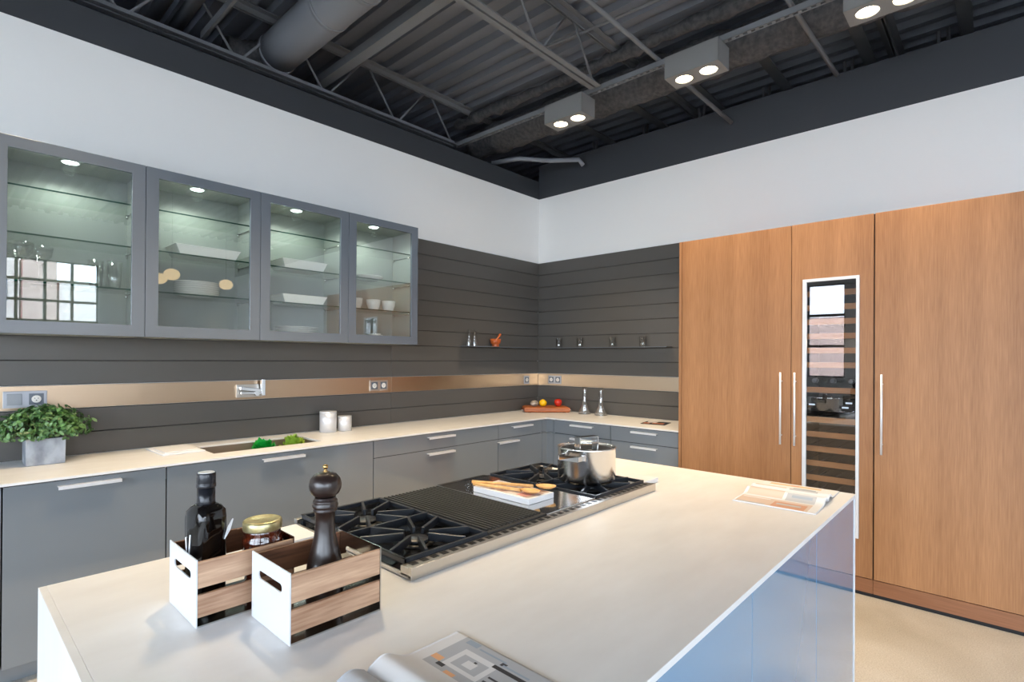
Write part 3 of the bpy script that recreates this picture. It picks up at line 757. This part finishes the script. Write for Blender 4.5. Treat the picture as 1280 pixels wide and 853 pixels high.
# carafes on the worktop
cf = MB().lathe(0, 0, [(.064, 0), (.066, .004), (.026, .105), (.021, .14), (.021, .235), (.025, .272), (.0235, .272), (.0195, .235), (.0195, .14), (.024, .104), (.062, .009), (.001, .009)], 32, True, False).build('carafe', M['glassware'])
for k, (y, lb) in enumerate(((-.70, 'clear conical glass carafe nearer the corner on the worktop'), (-.895, 'clear conical glass carafe farther from the corner on the worktop'))):
    o = cf if k == 0 else cf.copy()
    if k: COL.objects.link(o)
    o.location = (-.105, y, .9005); tag(o, lb, 'carafe', 'carafes on the worktop')
# booklet by the tall cabinet
t = thing('booklet', (-.33, -1.60, .9005), 'small dark printed booklet on the worktop by the wooden cabinet', 'booklet', rot=.2, world=False)
B(-.10, -.105, 0, .10, .105, .004).build('cover', M['enamel'], t)
for (a, b, c, d) in ((-.07, -.08, .0, .02), (.01, .0, .08, .08), (-.08, .04, -.01, .09)): B(a, b, .004, c, d, .0045).build('printed_photo', M['boardwood' if a < 0 else 'paper'], t)

# fruit tray across the corner
ang = math.atan2(-.687, .727)
t = thing('wooden_tray', (-.215, -.285, .9005), 'red-brown wooden serving board with steel handles set across the corner', 'serving board', rot=ang, world=False)
m = MB()
def ringz(l, w_, z): return [m.bm.verts.new((sx*l, sy*w_, z)) for sx, sy in ((-1,-1),(1,-1),(1,1),(-1,1))]
r_ = [ringz(.226, .120, .004), ringz(.238, .128, .014), ringz(.238, .128, .046), ringz(.205, .108, .058)]
m._f(list(reversed(r_[0]))); m._f(r_[-1])
for a, b in zip(r_, r_[1:]):
    for i in range(4): m._f([a[i], a[(i+1) % 4], b[(i+1) % 4], b[i]])
m.build('board', M['boardwood'], t, bevel=.003)
for s in (-1, 1): MB().tube([(s*.236, -.06, .022), (s*.268, -.055, .022), (s*.268, .055, .022), (s*.236, .06, .022)], .006, 10).build('handle', M['chrome'], t)
for s in (-1, 1): B(s*.18 - .015, -.1, 0, s*.18 + .015, .1, .0045).build('foot', M['black'], t)
def on_tray(u, v, z): c, s_ = math.cos(ang), math.sin(ang); return (-.215 + c*u - s_*v, -.285 + s_*u + c*v, .9005 + z)
q = on_tray(-.125, -.04, .058); o = MB().sphere((0, 0, .031), .036, 24, 14, (1.25, .9, .86), Matrix.Rotation(-.6, 4, 'Z')).build('mango', M['avocado']); o.location = q; tag(o, 'mottled brown-grey oval fruit left of the lemon on the serving board', 'fruit')
q = on_tray(-.035, -.04, .058)
o = MB().lathe(0, 0, [(.002, .0), (.022, .004), (.038, .022), (.041, .036), (.036, .054), (.018, .069), (.007, .073), (.002, .076)], 26).build('lemon', M['lemon']); o.location = q; tag(o, 'bright yellow lemon in the middle of the serving board', 'lemon')
q = on_tray(.125, -.04, .058); t = thing('apple', q, 'red apple on the right of the serving board', 'apple', world=False)
MB().lathe(0, 0, [(.004, .004), (.018, .0), (.034, .02), (.041, .044), (.036, .066), (.018, .077), (.004, .070)], 28).build('apple_body', M['apple'], t)
MB().tube([(0, 0, .07), (.003, 0, .088)], .0015, 6).build('stalk', M['stem'], t)

# canisters
for x, y, r, h, lb in ((-2.606, -.125, .061, .155, 'taller steel canister on the worktop right of the sink'), (-2.478, -.14, .051, .112, 'shorter steel canister beside the taller one')):
    t = thing('canister', (x, y, .9005), lb, 'canister', 'steel canisters by the sink', world=False)
    MB().lathe(0, 0, [(r, 0), (r, h*.9), (r - .002, h*.905)], 40).build('canister_body', M['alu'], t)
    MB().lathe(0, 0, [(r + .0008, h*.91), (r + .0008, h - .002), (r - .002, h)], 40).build('lid', M['alu'], t)

# white cutting board with rounded corners left of the sink
t = thing('cutting_board', (-3.635, -.235, .9005), 'white plastic cutting board lying left of the sink', 'cutting board', rot=.03, world=False)
B(-.115, -.155, 0, .105, .16, .010).build('board', M['paper'], t, bevel=.004)
B(-.10, -.13, .010, .085, .12, .016).build('raised_rim', M['paper'], t, bevel=.003)

# potted plant
px, py = -4.225, -.170
t = thing('potted_plant', (px, py, .9005), 'bushy small-leaved plant in a square grey stone pot', 'plant', world=False)
m = MB()
def rq(h, z): return [m.bm.verts.new((sx*h, sy*h, z)) for sx, sy in ((-1,-1),(1,-1),(1,1),(-1,1))]
r_ = [rq(.074, 0), rq(.077, .003), rq(.078, .134), rq(.070, .134), rq(.069, .115)]
m._f(list(reversed(r_[0]))); m._f(r_[-1])
for a, b in zip(r_, r_[1:]):
    for i in range(4): m._f([a[i], a[(i+1) % 4], b[(i+1) % 4], b[i]])
m.build('pot', M['concrete_pot'], t, bevel=.003)
B(-.068, -.068, .11, .068, .068, .118).build('soil', M['stem'], t)
m = MB(); rnd = random.Random(3)
for k in range(90):
    a = rnd.uniform(0, 2*PI); e = rnd.uniform(.0, 1.45)
    tip = Vector((.165*math.cos(a)*math.cos(e), .12*math.sin(a)*math.cos(e), .165 + .115*math.sin(e) - .02*math.cos(e)))
    st = Vector((rnd.uniform(-.04, .04), rnd.uniform(-.04, .04), .118))
    mid = (st + tip)/2 + Vector((0, 0, .03))
    m.tube([st, mid, tip], [.0014, .0012, .0008], 5)
m.build('stems', M['stem'], t)
m = MB()
for k in range(1500):
    a = rnd.uniform(0, 2*PI); e = rnd.uniform(-.35, 1.5); rr = 1 - .45*rnd.random()**2
    lump = 1 + .10*math.sin(a*5 + 1) + .07*math.sin(a*9 + e*6)
    c = Vector((.188*math.cos(a)*math.cos(e)*rr*lump, .135*math.sin(a)*math.cos(e)*rr*lump, .172 + .112*math.sin(e)*rr*lump))
    if c.y > .145: continue
    nrm = Vector((c.x/.19**2, c.y/.135**2, (c.z - .16)/.12**2)).normalized()
    nrm = (nrm + Vector([rnd.gauss(0, .55) for _ in range(3)])).normalized()
    ax = nrm.cross(Vector([rnd.gauss(0, 1) for _ in range(3)])).normalized(); bx_ = nrm.cross(ax)
    L = rnd.uniform(.011, .019); W = L*.52
    m.mi = 1 if rnd.random() < .16 else 0
    v = [m.bm.verts.new(c + q) for q in (ax*-L, ax*-L*.3 + bx_*W + nrm*.002, ax*L*.4 + bx_*W*.85 + nrm*.002, ax*L, ax*L*.4 - bx_*W*.85 + nrm*.002, ax*-L*.3 - bx_*W + nrm*.002)]
    m._f([v[0], v[1], v[2], v[3]], True); m._f([v[0], v[3], v[4], v[5]], True)
m.build('foliage', [M['leaf'], M['leaf2']], t, fix=False)

# ================================================================== TALL WOODEN UNITS
TX, TZ = -.676, 2.367
def tube_handle(y, z0, z1, parent):
    m = MB().tube([(TX - .036, y, z0), (TX - .036, y, z1)], .0065, 16)
    for z in (z0 + .06, z1 - .06): m.tube([(TX - .036, y, z), (TX - .0005, y, z)], .005, 10)
    return m.build('handle', M['alu'], parent)
def tall_body(t, y0, y1, hollow=None):
    m = MB()
    if hollow is None: m.box(TX + .023, y0 + .001, .108, -.02, y1 - .001, TZ)
    else:
        m.box(TX + .023, y0 + .001, .108, -.02, y0 + .03, TZ).box(TX + .023, y1 - .03, .108, -.02, y1 - .001, TZ).box(-.06, y0 + .03, .108, -.02, y1 - .03, TZ)
        m.box(TX + .023, y0 + .03, .108, -.06, y1 - .03, .3).box(TX + .023, y0 + .03, 2.02, -.06, y1 - .03, TZ)
    m.build('carcass', M['oak' if hollow is None else 'black'], t)
    B(TX + .004, y0 + .001, .022, TX + .03, y1 - .001, .107).build('plinth', M['oak_h'], t)
    B(TX + .008, y0 + .001, .001, TX + .03, y1 - .001, .0215).build('toe_gap', M['darkgap'], t)
tl = thing('tall_cabinet', (-.34, -2.36, 0), 'tall wooden cabinet left of the wine cabinet, single door with long handle', 'cabinet', 'tall wooden units along the right wall')
tall_body(tl, -2.762, -1.966)
B(TX + .002, -1.988, .108, TX + .022, -1.967, TZ).build('side_panel_edge', M['oak'], tl, bevel=.001)
d = B(TX, -2.7605, .112, TX + .022, -1.992, TZ - .001).build('door', M['oak'], tl, bevel=.0015); tube_handle(-2.705, .888, 1.375, d)
tr_ = thing('tall_cabinet', (-.34, -3.7, 0), 'wide tall wooden cabinet at the right edge of the photo', 'cabinet', 'tall wooden units along the right wall')
tall_body(tr_, -4.14, -3.226)
d = B(TX, -4.138, .112, TX + .022, -3.231, TZ - .001).build('door', M['oak'], tr_, bevel=.0015); tube_handle(-3.270, .888, 1.375, d)
wc = thing('wine_cabinet', (-.34, -2.99, 0), 'tall wooden wine cabinet with a narrow glass window in its door', 'wine cabinet')
tall_body(wc, -3.226, -2.762, True)
d = MB().prism([(-3.2235, .112), (-2.7645, .112), (-2.7645, TZ - .001), (-3.2235, TZ - .001)], 'x', TX, TX + .022, [[(-3.152, .345), (-2.83, .345), (-2.83, 1.994), (-3.152, 1.994)]]).build('door', M['oak'], wc, bevel=.001)
MB().prism([(-3.151, .346), (-2.831, .346), (-2.831, 1.993), (-3.151, 1.993)], 'x', TX - .006, TX + .02, [[(-3.133, .364), (-2.853, .364), (-2.853, 1.974), (-3.133, 1.974)]]).build('window_frame', M['white_steel'], d, bevel=.001)
B(TX + .006, -3.134, .363, TX + .010, -2.852, 1.975).build('window_pane', M['winepane'], d)
tube_handle(-2.792, .888, 1.375, d)
zs = [1.90, 1.807, 1.712, 1.617, 1.522, 1.427, 1.262, 1.065, .968, .872, .776, .680, .585, .490, .400]
for z in zs:
    s_ = B(TX + .045, -3.190, z - .018, TX + .060, -2.800, z + .018).build('wine_rack', M['shelf_wood'], wc, bevel=.001)
    m = MB()
    for y in (-3.17, -3.08, -2.99, -2.90, -2.82): m.tube([(TX + .06, y, z - .006), (-.08, y, z - .006)], .004, 6)
    m.build('rack_wires', M['frame'], s_)
B(TX + .035, -3.192, 1.125, TX + .062, -2.798, 1.215).build('control_panel', M['enamel'], wc)
for y, z in ((-3.09, 1.185), (-3.07, 1.155), (-2.88, 1.165)): B(TX + .0335, y - .018, z - .005, TX + .035, y + .018, z + .005).build('display', M['display'], wc)
lamp('POINT', 'rack_fill_light', (TX + .18, -2.99, 1.60), 3.0, (1, .8, .55), wc, .03)  # bodiless fill light, added to lift the dark racks
w0 = None
wl = ['lying wine bottle at the left of the rack above the control panel', 'lying wine bottle in the middle of the rack above the control panel', 'lying wine bottle at the right of the rack above the control panel']
for k, y in enumerate((-2.88, -2.985, -3.09)):
    if w0 is None:
        w0 = thing('wine_bottle', (TX + .08, y, 1.282), wl[0], 'wine bottle', 'wine bottles in the cabinet')
        T = Matrix.Translation((TX + .40, y, 1.3215)) @ Matrix.Rotation(-PI/2, 4, 'Y')
        MB().lathe(0, 0, [(.036, 0), (.038, .01), (.038, .18), (.016, .235), (.014, .29)], 24, mx=T).build('bottle_glass', M['winebottle'], w0)
        MB().lathe(0, 0, [(.0155, .24), (.0155, .302), (.012, .306)], 18, mx=T).build('neck_foil', M['foil'], w0)
    else: copy_tree(w0, (TX + .08, y, 1.282), wl[k])

# ================================================================== ISLAND
IX0, IX1, IY0, IY1 = -4.4475, -1.994, -3.359, -2.116
HX0, HX1, HY0 = -3.808, -2.530, -2.722
t = thing('kitchen_island', ((IX0+IX1)/2, (IY0+IY1)/2, 0), 'large kitchen island with pale stone top and gloss grey panels', 'kitchen island')
MB().prism([(IX0 + .015, IY0), (IX1 - .013, IY0), (IX1 - .013, IY1), (HX1, IY1), (HX1, HY0), (HX0, HY0), (HX0, IY1), (IX0 + .015, IY1)], 'z', .885, .9).build('island_top', M['worktop'], t, bevel=.001)
MB().box(IX0, IY0, .001, IX0 + .015, IY1, .9).build('end_panel', M['worktop'], t, bevel=.001)
MB().box(IX1 - .013, IY0, .001, IX1, IY1, .9).build('end_panel', M['worktop'], t, bevel=.001)
m = B(IX0 + .02, IY0 + .04, .001, IX1 - .018, -2.18, .80); m.build('island_carcass', M['darkgap'], t)
xs = [IX0 + .0165, -3.862, -3.239, -2.616, IX1 - .0145]
for a, b in zip(xs, xs[1:]): B(a + .0013, IY0 + .003, .02, b - .0013, IY0 + .023, .882).build('front_panel', M['lacquer_daylit'], t, bevel=.001)
for a, b in zip(xs, xs[1:]): B(a + .0013, IY1 - .028, .02, b - .0013, IY1 - .008, .80).build('rear_panel', M['lacquer'], t, bevel=.001)

# rangetop -----------------------------------------------------------------
t = thing('rangetop', ((HX0+HX1)/2, -2.4, .9), 'wide steel gas rangetop let into the island with grill and griddle', 'rangetop')
HYB = -2.100
m = MB()
m.box(HX0 + .002, HY0 + .002, .82, HX1 - .002, HYB, .902)                 # body in the notch
m.box(HX0, HY0 - .010, .9003, HX1, HY0 + .006, .932)                      # near lip, riding on the stone
m.box(HX0, HY0 - .008, .9025, HX0 + .006, HYB, .912).box(HX1 - .006, HY0, .9025, HX1, HYB, .912)
m.box(HX0, HYB - .02, .9, HX1, HYB, .925)
m.box(HX0, HY0 + .006, .905, HX1, HY0 + .036, .929)                        # vent bridge
m.build('steel_tray', M['steel'], t, bevel=.0012)
def slots(x0, x1, y0, y1, z, nm):
    m = MB(); x = x0
    while x < x1: m.box(x, y0, z, x + .021, y1, z + .0006); x += .0345
    m.build(nm, M['black'], t)
slots(HX0 + .02, HX1 - .03, HY0 + .012, HY0 + .031, .929, 'near_vent_slots')
slots(HX0 + .08, -3.20, HYB - .017, HYB - .006, .925, 'far_vent_slots')
B(-3.20, HYB - .03, .925, -2.93, HYB, .934).build('griddle_guard', M['chrome'], t, bevel=.002)
GY0, GY1 = HY0 + .038, HYB - .022
def burner_zone(x0, x1):
    B(x0, GY0, .902, x1, GY1, .908).build('burner_well', M['enamel'], t)
    cyl = [(GY0 + (GY1 - GY0)*q) for q in (.26, .74)]
    cx = (x0 + x1)/2; zt, zb = .944, .920
    # one grate with a frame and fingers for both burners
    m = MB(); b = .009
    zf = .940; m.box(x0, GY0, zf - .014, x1, GY0 + b, zf).box(x0, GY1 - b, zf - .014, x1, GY1, zf).box(x0, GY0, zf - .014, x0 + b, GY1, zf).box(x1 - b, GY0, zf - .014, x1, GY1, zf)
    ym = (GY0 + GY1)/2; m.box(x0, ym - b/2, zb, x1, ym + b/2, zt)
    for cy in cyl:
        hx, hy = (x1 - x0)/2 - b, (GY1 - GY0)/4 - b/2
        for sx in (-1, 1):
            for q in (-.55, .55): m.bar((cx + sx*hx, cy + q*hy, (zt+zb)/2), (cx + sx*.035, cy + q*.028, (zt+zb)/2), .009, zt - zb)
        for sy in (-1, 1):
            for q in (-.5, .5): m.bar((cx + q*hx, cy + sy*hy, (zt+zb)/2), (cx + q*.035, cy + sy*.035, (zt+zb)/2), .009, zt - zb)
    for fx in (x0 + .006, x1 - .006):
        for fy in (GY0 + .006, GY1 - .006, ym): m.box(fx - .006, fy - .006, .908, fx + .006, fy + .006, zb)
    m.build('grate', M['iron'], t, bevel=.0015)
    for cy in cyl:
        bb = MB().lathe(cx, cy, [(.052, .908), (.052, .913), (.040, .915)], 32).build('burner', M['ironflat'], t)
        MB().lathe(cx, cy, [(.036, .915), (.038, .922), (.034, .925), (.001, .926)], 32).build('burner_cap', M['iron'], bb)
burner_zone(-3.795, -3.492)
burner_zone(-2.912, -2.545)
# ribbed grill
m = MB(); m.box(-3.488, GY0, .904, -3.212, GY1, .936)
x = -3.482
while x < -3.224:
    m.box(x, GY0 + .012, .936, x + .007, GY1 - .012, .9415); x += .0165
m.build('ribbed_grill', M['ironflat'], t, bevel=.001)
B(-3.208, GY0, .904, -2.916, GY1, .934).build('griddle_plate', M['chrome'], t, bevel=.002)
m = MB()
for k in range(9):
    x = HX0 + .09 + k*.137
    m.tube([(x, HYB, .865), (x, HYB + .035, .865)], [.024, .021], 20)
m.build('control_knobs', M['iron'], t)

# stock pot ----------------------------------------------------------------
PX, PY, PZ, PR = -2.735, -2.520, .9445, .121
t = thing('stock_pot', (PX, PY, PZ), 'polished steel stock pot with lid standing on the far burners', 'pot', world=False, rot=0)
MB().lathe(0, 0, [(.108, 0), (.118, .006), (PR, .016), (PR, .139), (PR + .003, .144), (PR - .002, .145), (PR - .003, .138), (PR - .003, .02), (.001, .01)], 64, True, False).build('pot_body', M['potsteel'], t)
t2 = MB().lathe(0, 0, [(PR - .004, .134), (PR - .005, .138), (.09, .141), (.03, .145), (.001, .146)], 64, True, False).build('lid', M['chrome'], t)
m = MB(); R_ = Matrix.Rotation(-.25, 4, 'Z')
m.box(-.052, -.018, .142, -.046, .018, .184, R_).box(.046, -.018, .142, .052, .018, .184, R_).box(-.052, -.018, .180, .052, .018, .186, R_)
m.build('lid_handle', M['chrome'], t2, bevel=.002)
def side_handle(sg):
    m = MB(); R_ = Matrix.Rotation(PI + .12 if sg < 0 else .12, 4, 'Z')
    m.box(PR - .006, -.048, .103, PR + .036, -.043, .125, R_).box(PR - .006, .043, .103, PR + .036, .048, .125, R_).box(PR + .031, -.048, .103, PR + .036, .048, .125, R_)
    m.box(PR - .01, -.056, .101, PR + .0, -.036, .127, R_).box(PR - .01, .036, .101, PR + .0, .056, .127, R_)
    m.build('handle', M['chrome'], t, bevel=.0015)
side_handle(-1); side_handle(1)

# cookbook and spoons -------------------------------------------------------
t = thing('cookbook', (-3.06, -2.42, .9345), 'white hardback cookbook lying on the steel griddle under the wooden spoons', 'book', rot=0, world=True)
KX0, KX1, KY0, KY1 = -3.175, -3.03, -2.575, -2.29
B(KX0, KY0, .9345, KX1, KY1, .956).build('pages', M['paper'], t, bevel=.0015)
B(KX0 + .012, KY0 + .012, .956, KX1 - .008, KY1 - .01, .9565).build('cover_photo', mat('faded_cover_print', (206, 196, 190), .5, noise=((30, 30, 30), .1), col2=(150, 120, 110)), t)
B(KX0 + .02, KY0 + .03, .9565, KX1 - .06, KY0 + .08, .9568).build('cover_photo', mat('pink_cover_print', (196, 140, 132), .5), t)
def spoon(p0, p1, z, label, bw):
    a = Vector((p0[0], p0[1], z)); b = Vector((p1[0], p1[1], z)); d = (b - a); L = d.length; d.normalize()
    t = thing('wooden_spoon', (a.x, a.y, z - .006), label, 'spoon', 'wooden spoons on the cookbook', world=False)
    o0 = Vector(t.location)
    MB().tube([a - o0, a + d*(L*.3) - o0, a + d*(L*.8) - o0], [.0062, .0055, .006], 12).build('handle', M['spoonwood'], t)
    T = Matrix.Translation(a + d*(L - .012) - o0 + Vector((0, 0, .002))) @ Matrix.Rotation(math.atan2(d.y, d.x), 4, 'Z')
    m = MB(); prof = [(1e-4, -.008), (.6, -.0065), (.9, -.001), (1.0, .004), (.94, .0045), (.8, .001), (.5, -.003), (1e-4, -.004)]
    T2 = T @ Matrix.Diagonal((.040, bw, 1, 1)); m.lathe(0, 0, prof, 28, False, False, T2); m.build('bowl', M['spoonwood'], t)
spoon((-3.155, -2.262), (-3.012, -2.538), .9655, 'wooden spoon whose bowl lies farther right, on the cookbook', .026)
spoon((-3.176, -2.292), (-3.108, -2.54), .9655, 'wooden spoon lying nearer the camera on the cookbook', .023)
# white slab right of the range
single(B(-2.515, -2.665, .9005, -2.375, -2.36, .9225).build('white_book', M['paper'], bevel=.002), (-2.44, -2.5, .9005), 'plain white book lying on the island behind the stock pot', 'book')
single(B(-3.905, -2.28, .9005, -3.815, -2.128, .915).build('white_box', M['paper'], bevel=.002), (-3.86, -2.2, .9005), 'small white box on the island behind the rear crate', 'box')

# crates --------------------------------------------------------------------
def crate(x0, y0, y1, label):
    """x0 near-left end panel; boards run along x"""
    L, H = .206, .140; x1 = x0 + L
    t = thing('wooden_crate', ((x0+x1)/2, (y0+y1)/2, .9005), label, 'crate', 'white ended crates on the island')
    z0 = .9005; z1 = z0 + H - .0005
    def end(xa, xb, nm, mt):
        r = .0085; hy0, hy1 = y0 + .043, y1 - .043; zc = z0 + .100
        if nm == 'end_panel':
            hole = [(hy0 + (-r*math.cos(a)), zc + r*math.sin(a)) for a in [-PI/2 + PI*k/8 for k in range(9)]] + [(hy1 + r*math.cos(a), zc + r*math.sin(a)) for a in [PI/2 - PI*k/8 for k in range(9)]]
            return MB().prism([(y0, z0), (y1, z0), (y1, z1), (y0, z1)], 'x', xa, xb, [hole])
    e = end(x0, x0 + .0025, 'end_panel', None).build('end_panel', [M['white_steel']], t)
    end(x1 - .0025, x1, 'end_panel', None).build('end_panel', M['mirrorsteel'], t)
    # faint square emblem of four facets on the white end
    ym, zm = (y0 + y1)/2 + .002, z0 + .078; s_ = .0065
    m = MB()
    for a, b in ((0, 0), (1, 1)): m.box(x0 - .0004, ym - s_ + a*s_, zm - s_ + b*s_, x0 - .0001, ym - s_*.05 + a*s_, zm - s_*.05 + b*s_)
    for a, b in ((1, 0), (0, 1)): m.box(x0 - .0004, ym - s_*.75 + a*s_, zm - s_*.75 + b*s_, x0 - .0001, ym - s_*.1 + a*s_, zm - s_*.1 + b*s_)
    m.build('emblem', M['paper'], e)
    for z_a, z_b in ((z0 + .020, z0 + .066), (z0 + .080, z0 + .134)):
        for ya, yb in ((y0 + .0005, y0 + .0085), (y1 - .0085, y1 - .0005)):
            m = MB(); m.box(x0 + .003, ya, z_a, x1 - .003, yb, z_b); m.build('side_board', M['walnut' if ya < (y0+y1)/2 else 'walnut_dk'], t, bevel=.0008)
    B(x0 + .0025, y0 + .001, z0, x1 - .0025, y1 - .001, z0 + .003).build('base_plate', M['mirrorsteel'], t)
    return t
crate(-4.254, -2.604, -2.426, 'rear wooden crate holding the dark bottle and the jar')
crate(-4.153, -2.806, -2.628, 'front wooden crate with the pepper mill inside')

# dark oil bottle (rounded square section)
t = thing('oil_bottle', (-4.207, -2.512, .9045), 'square-shouldered black glass oil bottle in the rear crate', 'bottle', rot=.3, world=False)
MB().lathe(0, 0, [(.029, 0), (.0325, .004), (.0335, .195), (.032, .212), (.024, .222), (.0170, .226)], 40, sq=5).build('bottle_glass', M['bottle'], t)
MB().lathe(0, 0, [(.0195, .222), (.0182, .232), (.0180, .262)], 28, True, True).build('neck', M['bottlecap'], t)
c = MB().lathe(0, 0, [(.0192, .262), (.0198, .264), (.0198, .270), (.0186, .2715), (.0192, .273), (.0192, .292), (.0180, .2945)], 28).build('cap', M['bottlecap'], t)
MB().lathe(0, 0, [(.0172, .2945), (.0162, .2957)], 28).build('cap_rim', M['alu'], c)
m = MB(); y_ = -.027
def lp(pts, nm):
    m = MB(); m.prism(pts, 'x', -.0352, -.0340); return m
lp([(.010, .160), (.016, .158), (.010, .105), (.004, .165), (.001, .165), (.006, .098), (.012, .098), (.019, .158)], 'l').build('label', M['label'], t)
MB().prism([(.020, .146), (.029, .170), (.041, .186), (.034, .164)], 'y', -.0362, -.0322).build('peeling_tag', M['label'], t)

# jar
t = thing('preserve_jar', (-4.0965, -2.5445, .9045), 'glass jar of dark preserve with a gold lid in the rear crate', 'jar', world=False)
MB().lathe(0, 0, [(.028, 0.0000), (.036, 0.0065), (.0385, 0.0545), (.041, 0.0927), (.0435, 0.1199), (.0425, 0.1330), (.0385, 0.1395), (.0400, 0.1461), (.0385, 0.1526), (.036, 0.1613)], 40).build('jar_glass', M['jar'], t)
m = MB(); prof = [(.0415, 0.1526), (.0425, 0.1559), (.0425, 0.1690), (.041, 0.1733), (.037, 0.1749), (.034, 0.1739), (.001, 0.1733)]
m.lathe(0, 0, prof, 48, True, False); m.build('lid', M['lidgold'], t)

# pepper mill
t = thing('pepper_mill', (-4.030, -2.712, .9045), 'tall dark turned wood pepper mill in the front crate', 'pepper mill', world=False)
MB().lathe(0, 0, [(0.0372, 0), (0.0384, .004), (0.0391, .03), (0.0391, .085), (0.0372, .10), (0.0298, .13), (0.0229, .16), (0.0205, .19), (0.0217, .212), (0.0254, .2145), (0.0254, .217), (0.0223, .219), (0.0273, .223), (0.0279, .228), (0.0242, .231), (0.0267, .234), (0.0254, .238), (0.0211, .241), (0.0223, .2445)], 48).build('mill_body', M['milldark'], t)
MB().lathe(0, 0, [(0.0174, .2450), (0.0217, .2465), (0.0291, .252), (0.0337, .262), (0.0347, .272), (0.0322, .284), (0.0236, .294), (0.0124, .2985), (0.0074, .2992)], 48).build('mill_head', M['milldark'], t)
MB().lathe(0, 0, [(.0055, .299), (.0045, .301), (.003, .303), (.0030, .305), (.0052, .307), (.0060, .311), (.0050, .3145), (.001, .3155)], 24).build('top_nut', M['gold'], t)

# magazines -----------------------------------------------------------------
cols = {'w': M['paper'], 'g': mat('print_grey', (176, 180, 186), .5), 'b': mat('print_beige', (206, 186, 172), .5), 'o': mat('print_terracotta', (196, 146, 118), .5), 'k': mat('print_dark', (44, 46, 54), .4), 'l': mat('print_blue_grey', (150, 164, 180), .5), 'n': mat('print_brown_grey', (120, 112, 110), .35), 'p': mat('print_peach', (232, 176, 130), .5)}
keys = list(cols)
def magazine(base, rot, hw, hl, hump, picsL, picsR, label):
    """open magazine, spine along local y; pics are (u0, v0, u1, v1, colour) with u from the spine out and v towards the camera side 0"""
    t = thing('open_magazine', base, label, 'magazine', rot=rot, world=False)
    def zf(u): return .004 + hump*math.exp(-((u - .16)/.16)**2) * (1 if u > .02 else .3) + .003*(1 - u)
    for side, pics in ((-1, picsL), (1, picsR)):
        m = MB(); NU, NV = 44, 48; g = []
        for i in range(NU + 1):
            u = i / NU; g.append([m.bm.verts.new((side*u*hw, -hl + 2*hl*j/NV, zf(u))) for j in range(NV + 1)])
        for i in range(NU):
            for j in range(NV):
                u, v = (i + .5)/NU, (j + .5)/NV; c = 'w'
                for (a, b_, c_, d_, k) in pics:
                    if a <= u < c_ and b_ <= v < d_: c = k
                m.mi = keys.index(c); m._f([g[i][j], g[i+1][j], g[i+1][j+1], g[i][j+1]], True)
        m.mi = 0; lo = []
        for i in range(NU + 1): u = i/NU; lo.append([m.bm.verts.new((side*u*hw, s_*hl, .0005 + (zf(u) - .004)*.8)) for s_ in (-1, 1)])
        for i in range(NU):
            m._f([lo[i][0], lo[i+1][0], g[i+1][0], g[i][0]]); m._f([lo[i][1], lo[i+1][1], g[i+1][NV], g[i][NV]]); m._f([lo[i][0], lo[i+1][0], lo[i+1][1], lo[i][1]])
        m._f([lo[NU][0], lo[NU][1]] + [g[NU][j] for j in range(NV, -1, -1)])
        m.build('page', [cols[k] for k in keys], t, fix=False)
    return t
magazine((-2.235, -3.165, .9005), .03, .225, .145, .020,
    [(.5, .1, .97, .97, 'b'), (.62, .15, .95, .55, 'o'), (.7, .2, .8, .5, 'g'), (.2, .1, .45, .45, 'g'), (.25, .15, .32, .4, 'l'), (.1, .5, .4, .95, 'b'), (.55, .6, .6, .95, 'w'), (.9, .6, .97, .95, 'g')],
    [(.1, .15, .5, .5, 'g'), (.12, .55, .45, .95, 'b'), (.2, .6, .24, .9, 'k'), (.55, .2, .75, .95, 'w'), (.6, .25, .68, .55, 'l'), (.78, .2, .92, .9, 'p'), (.8, .5, .9, .6, 'o'), (.4, .1, .5, .9, 'w')],
    'open magazine near the far end of the island, beige and terracotta pictures')
magazine((-4.108, -3.152, .9005), .0, .212, .150, .022,
    [(0, 0, 1, .75, 'n'), (.3, .1, .5, .5, 'k'), (0, .75, 1, 1, 'g')],
    [(.45, .0, 1, .9, 'g'), (.92, .74, .97, .86, 'l'), (.55, .5, .85, .8, 'w'), (.6, .55, .78, .74, 'g'), (.64, .6, .72, .68, 'w'), (.46, .62, .5, .7, 'p'), (.9, .5, .93, .72, 'l'), (.86, .48, .9, .52, 'k'), (.8, .3, .84, .55, 'k'), (.86, .3, .88, .5, 'l'),
     (.6, .22, .62, .48, 'k'), (.66, .2, .68, .48, 'k'), (.5, .1, .9, .2, 'w'), (.7, .12, .84, .18, 'b'), (.5, .3, .58, .45, 'w'), (.4, .3, .46, .34, 'l'), (.72, .62, .74, .64, 'k'), (.5, .76, .54, .82, 'k'), (.55, .82, .62, .9, 'p')],
    'open magazine cut by the bottom edge of the photo, grey room picture')

for o in COL.objects:
    for k in ('_world', '_base'):
        if k in o: del o[k]
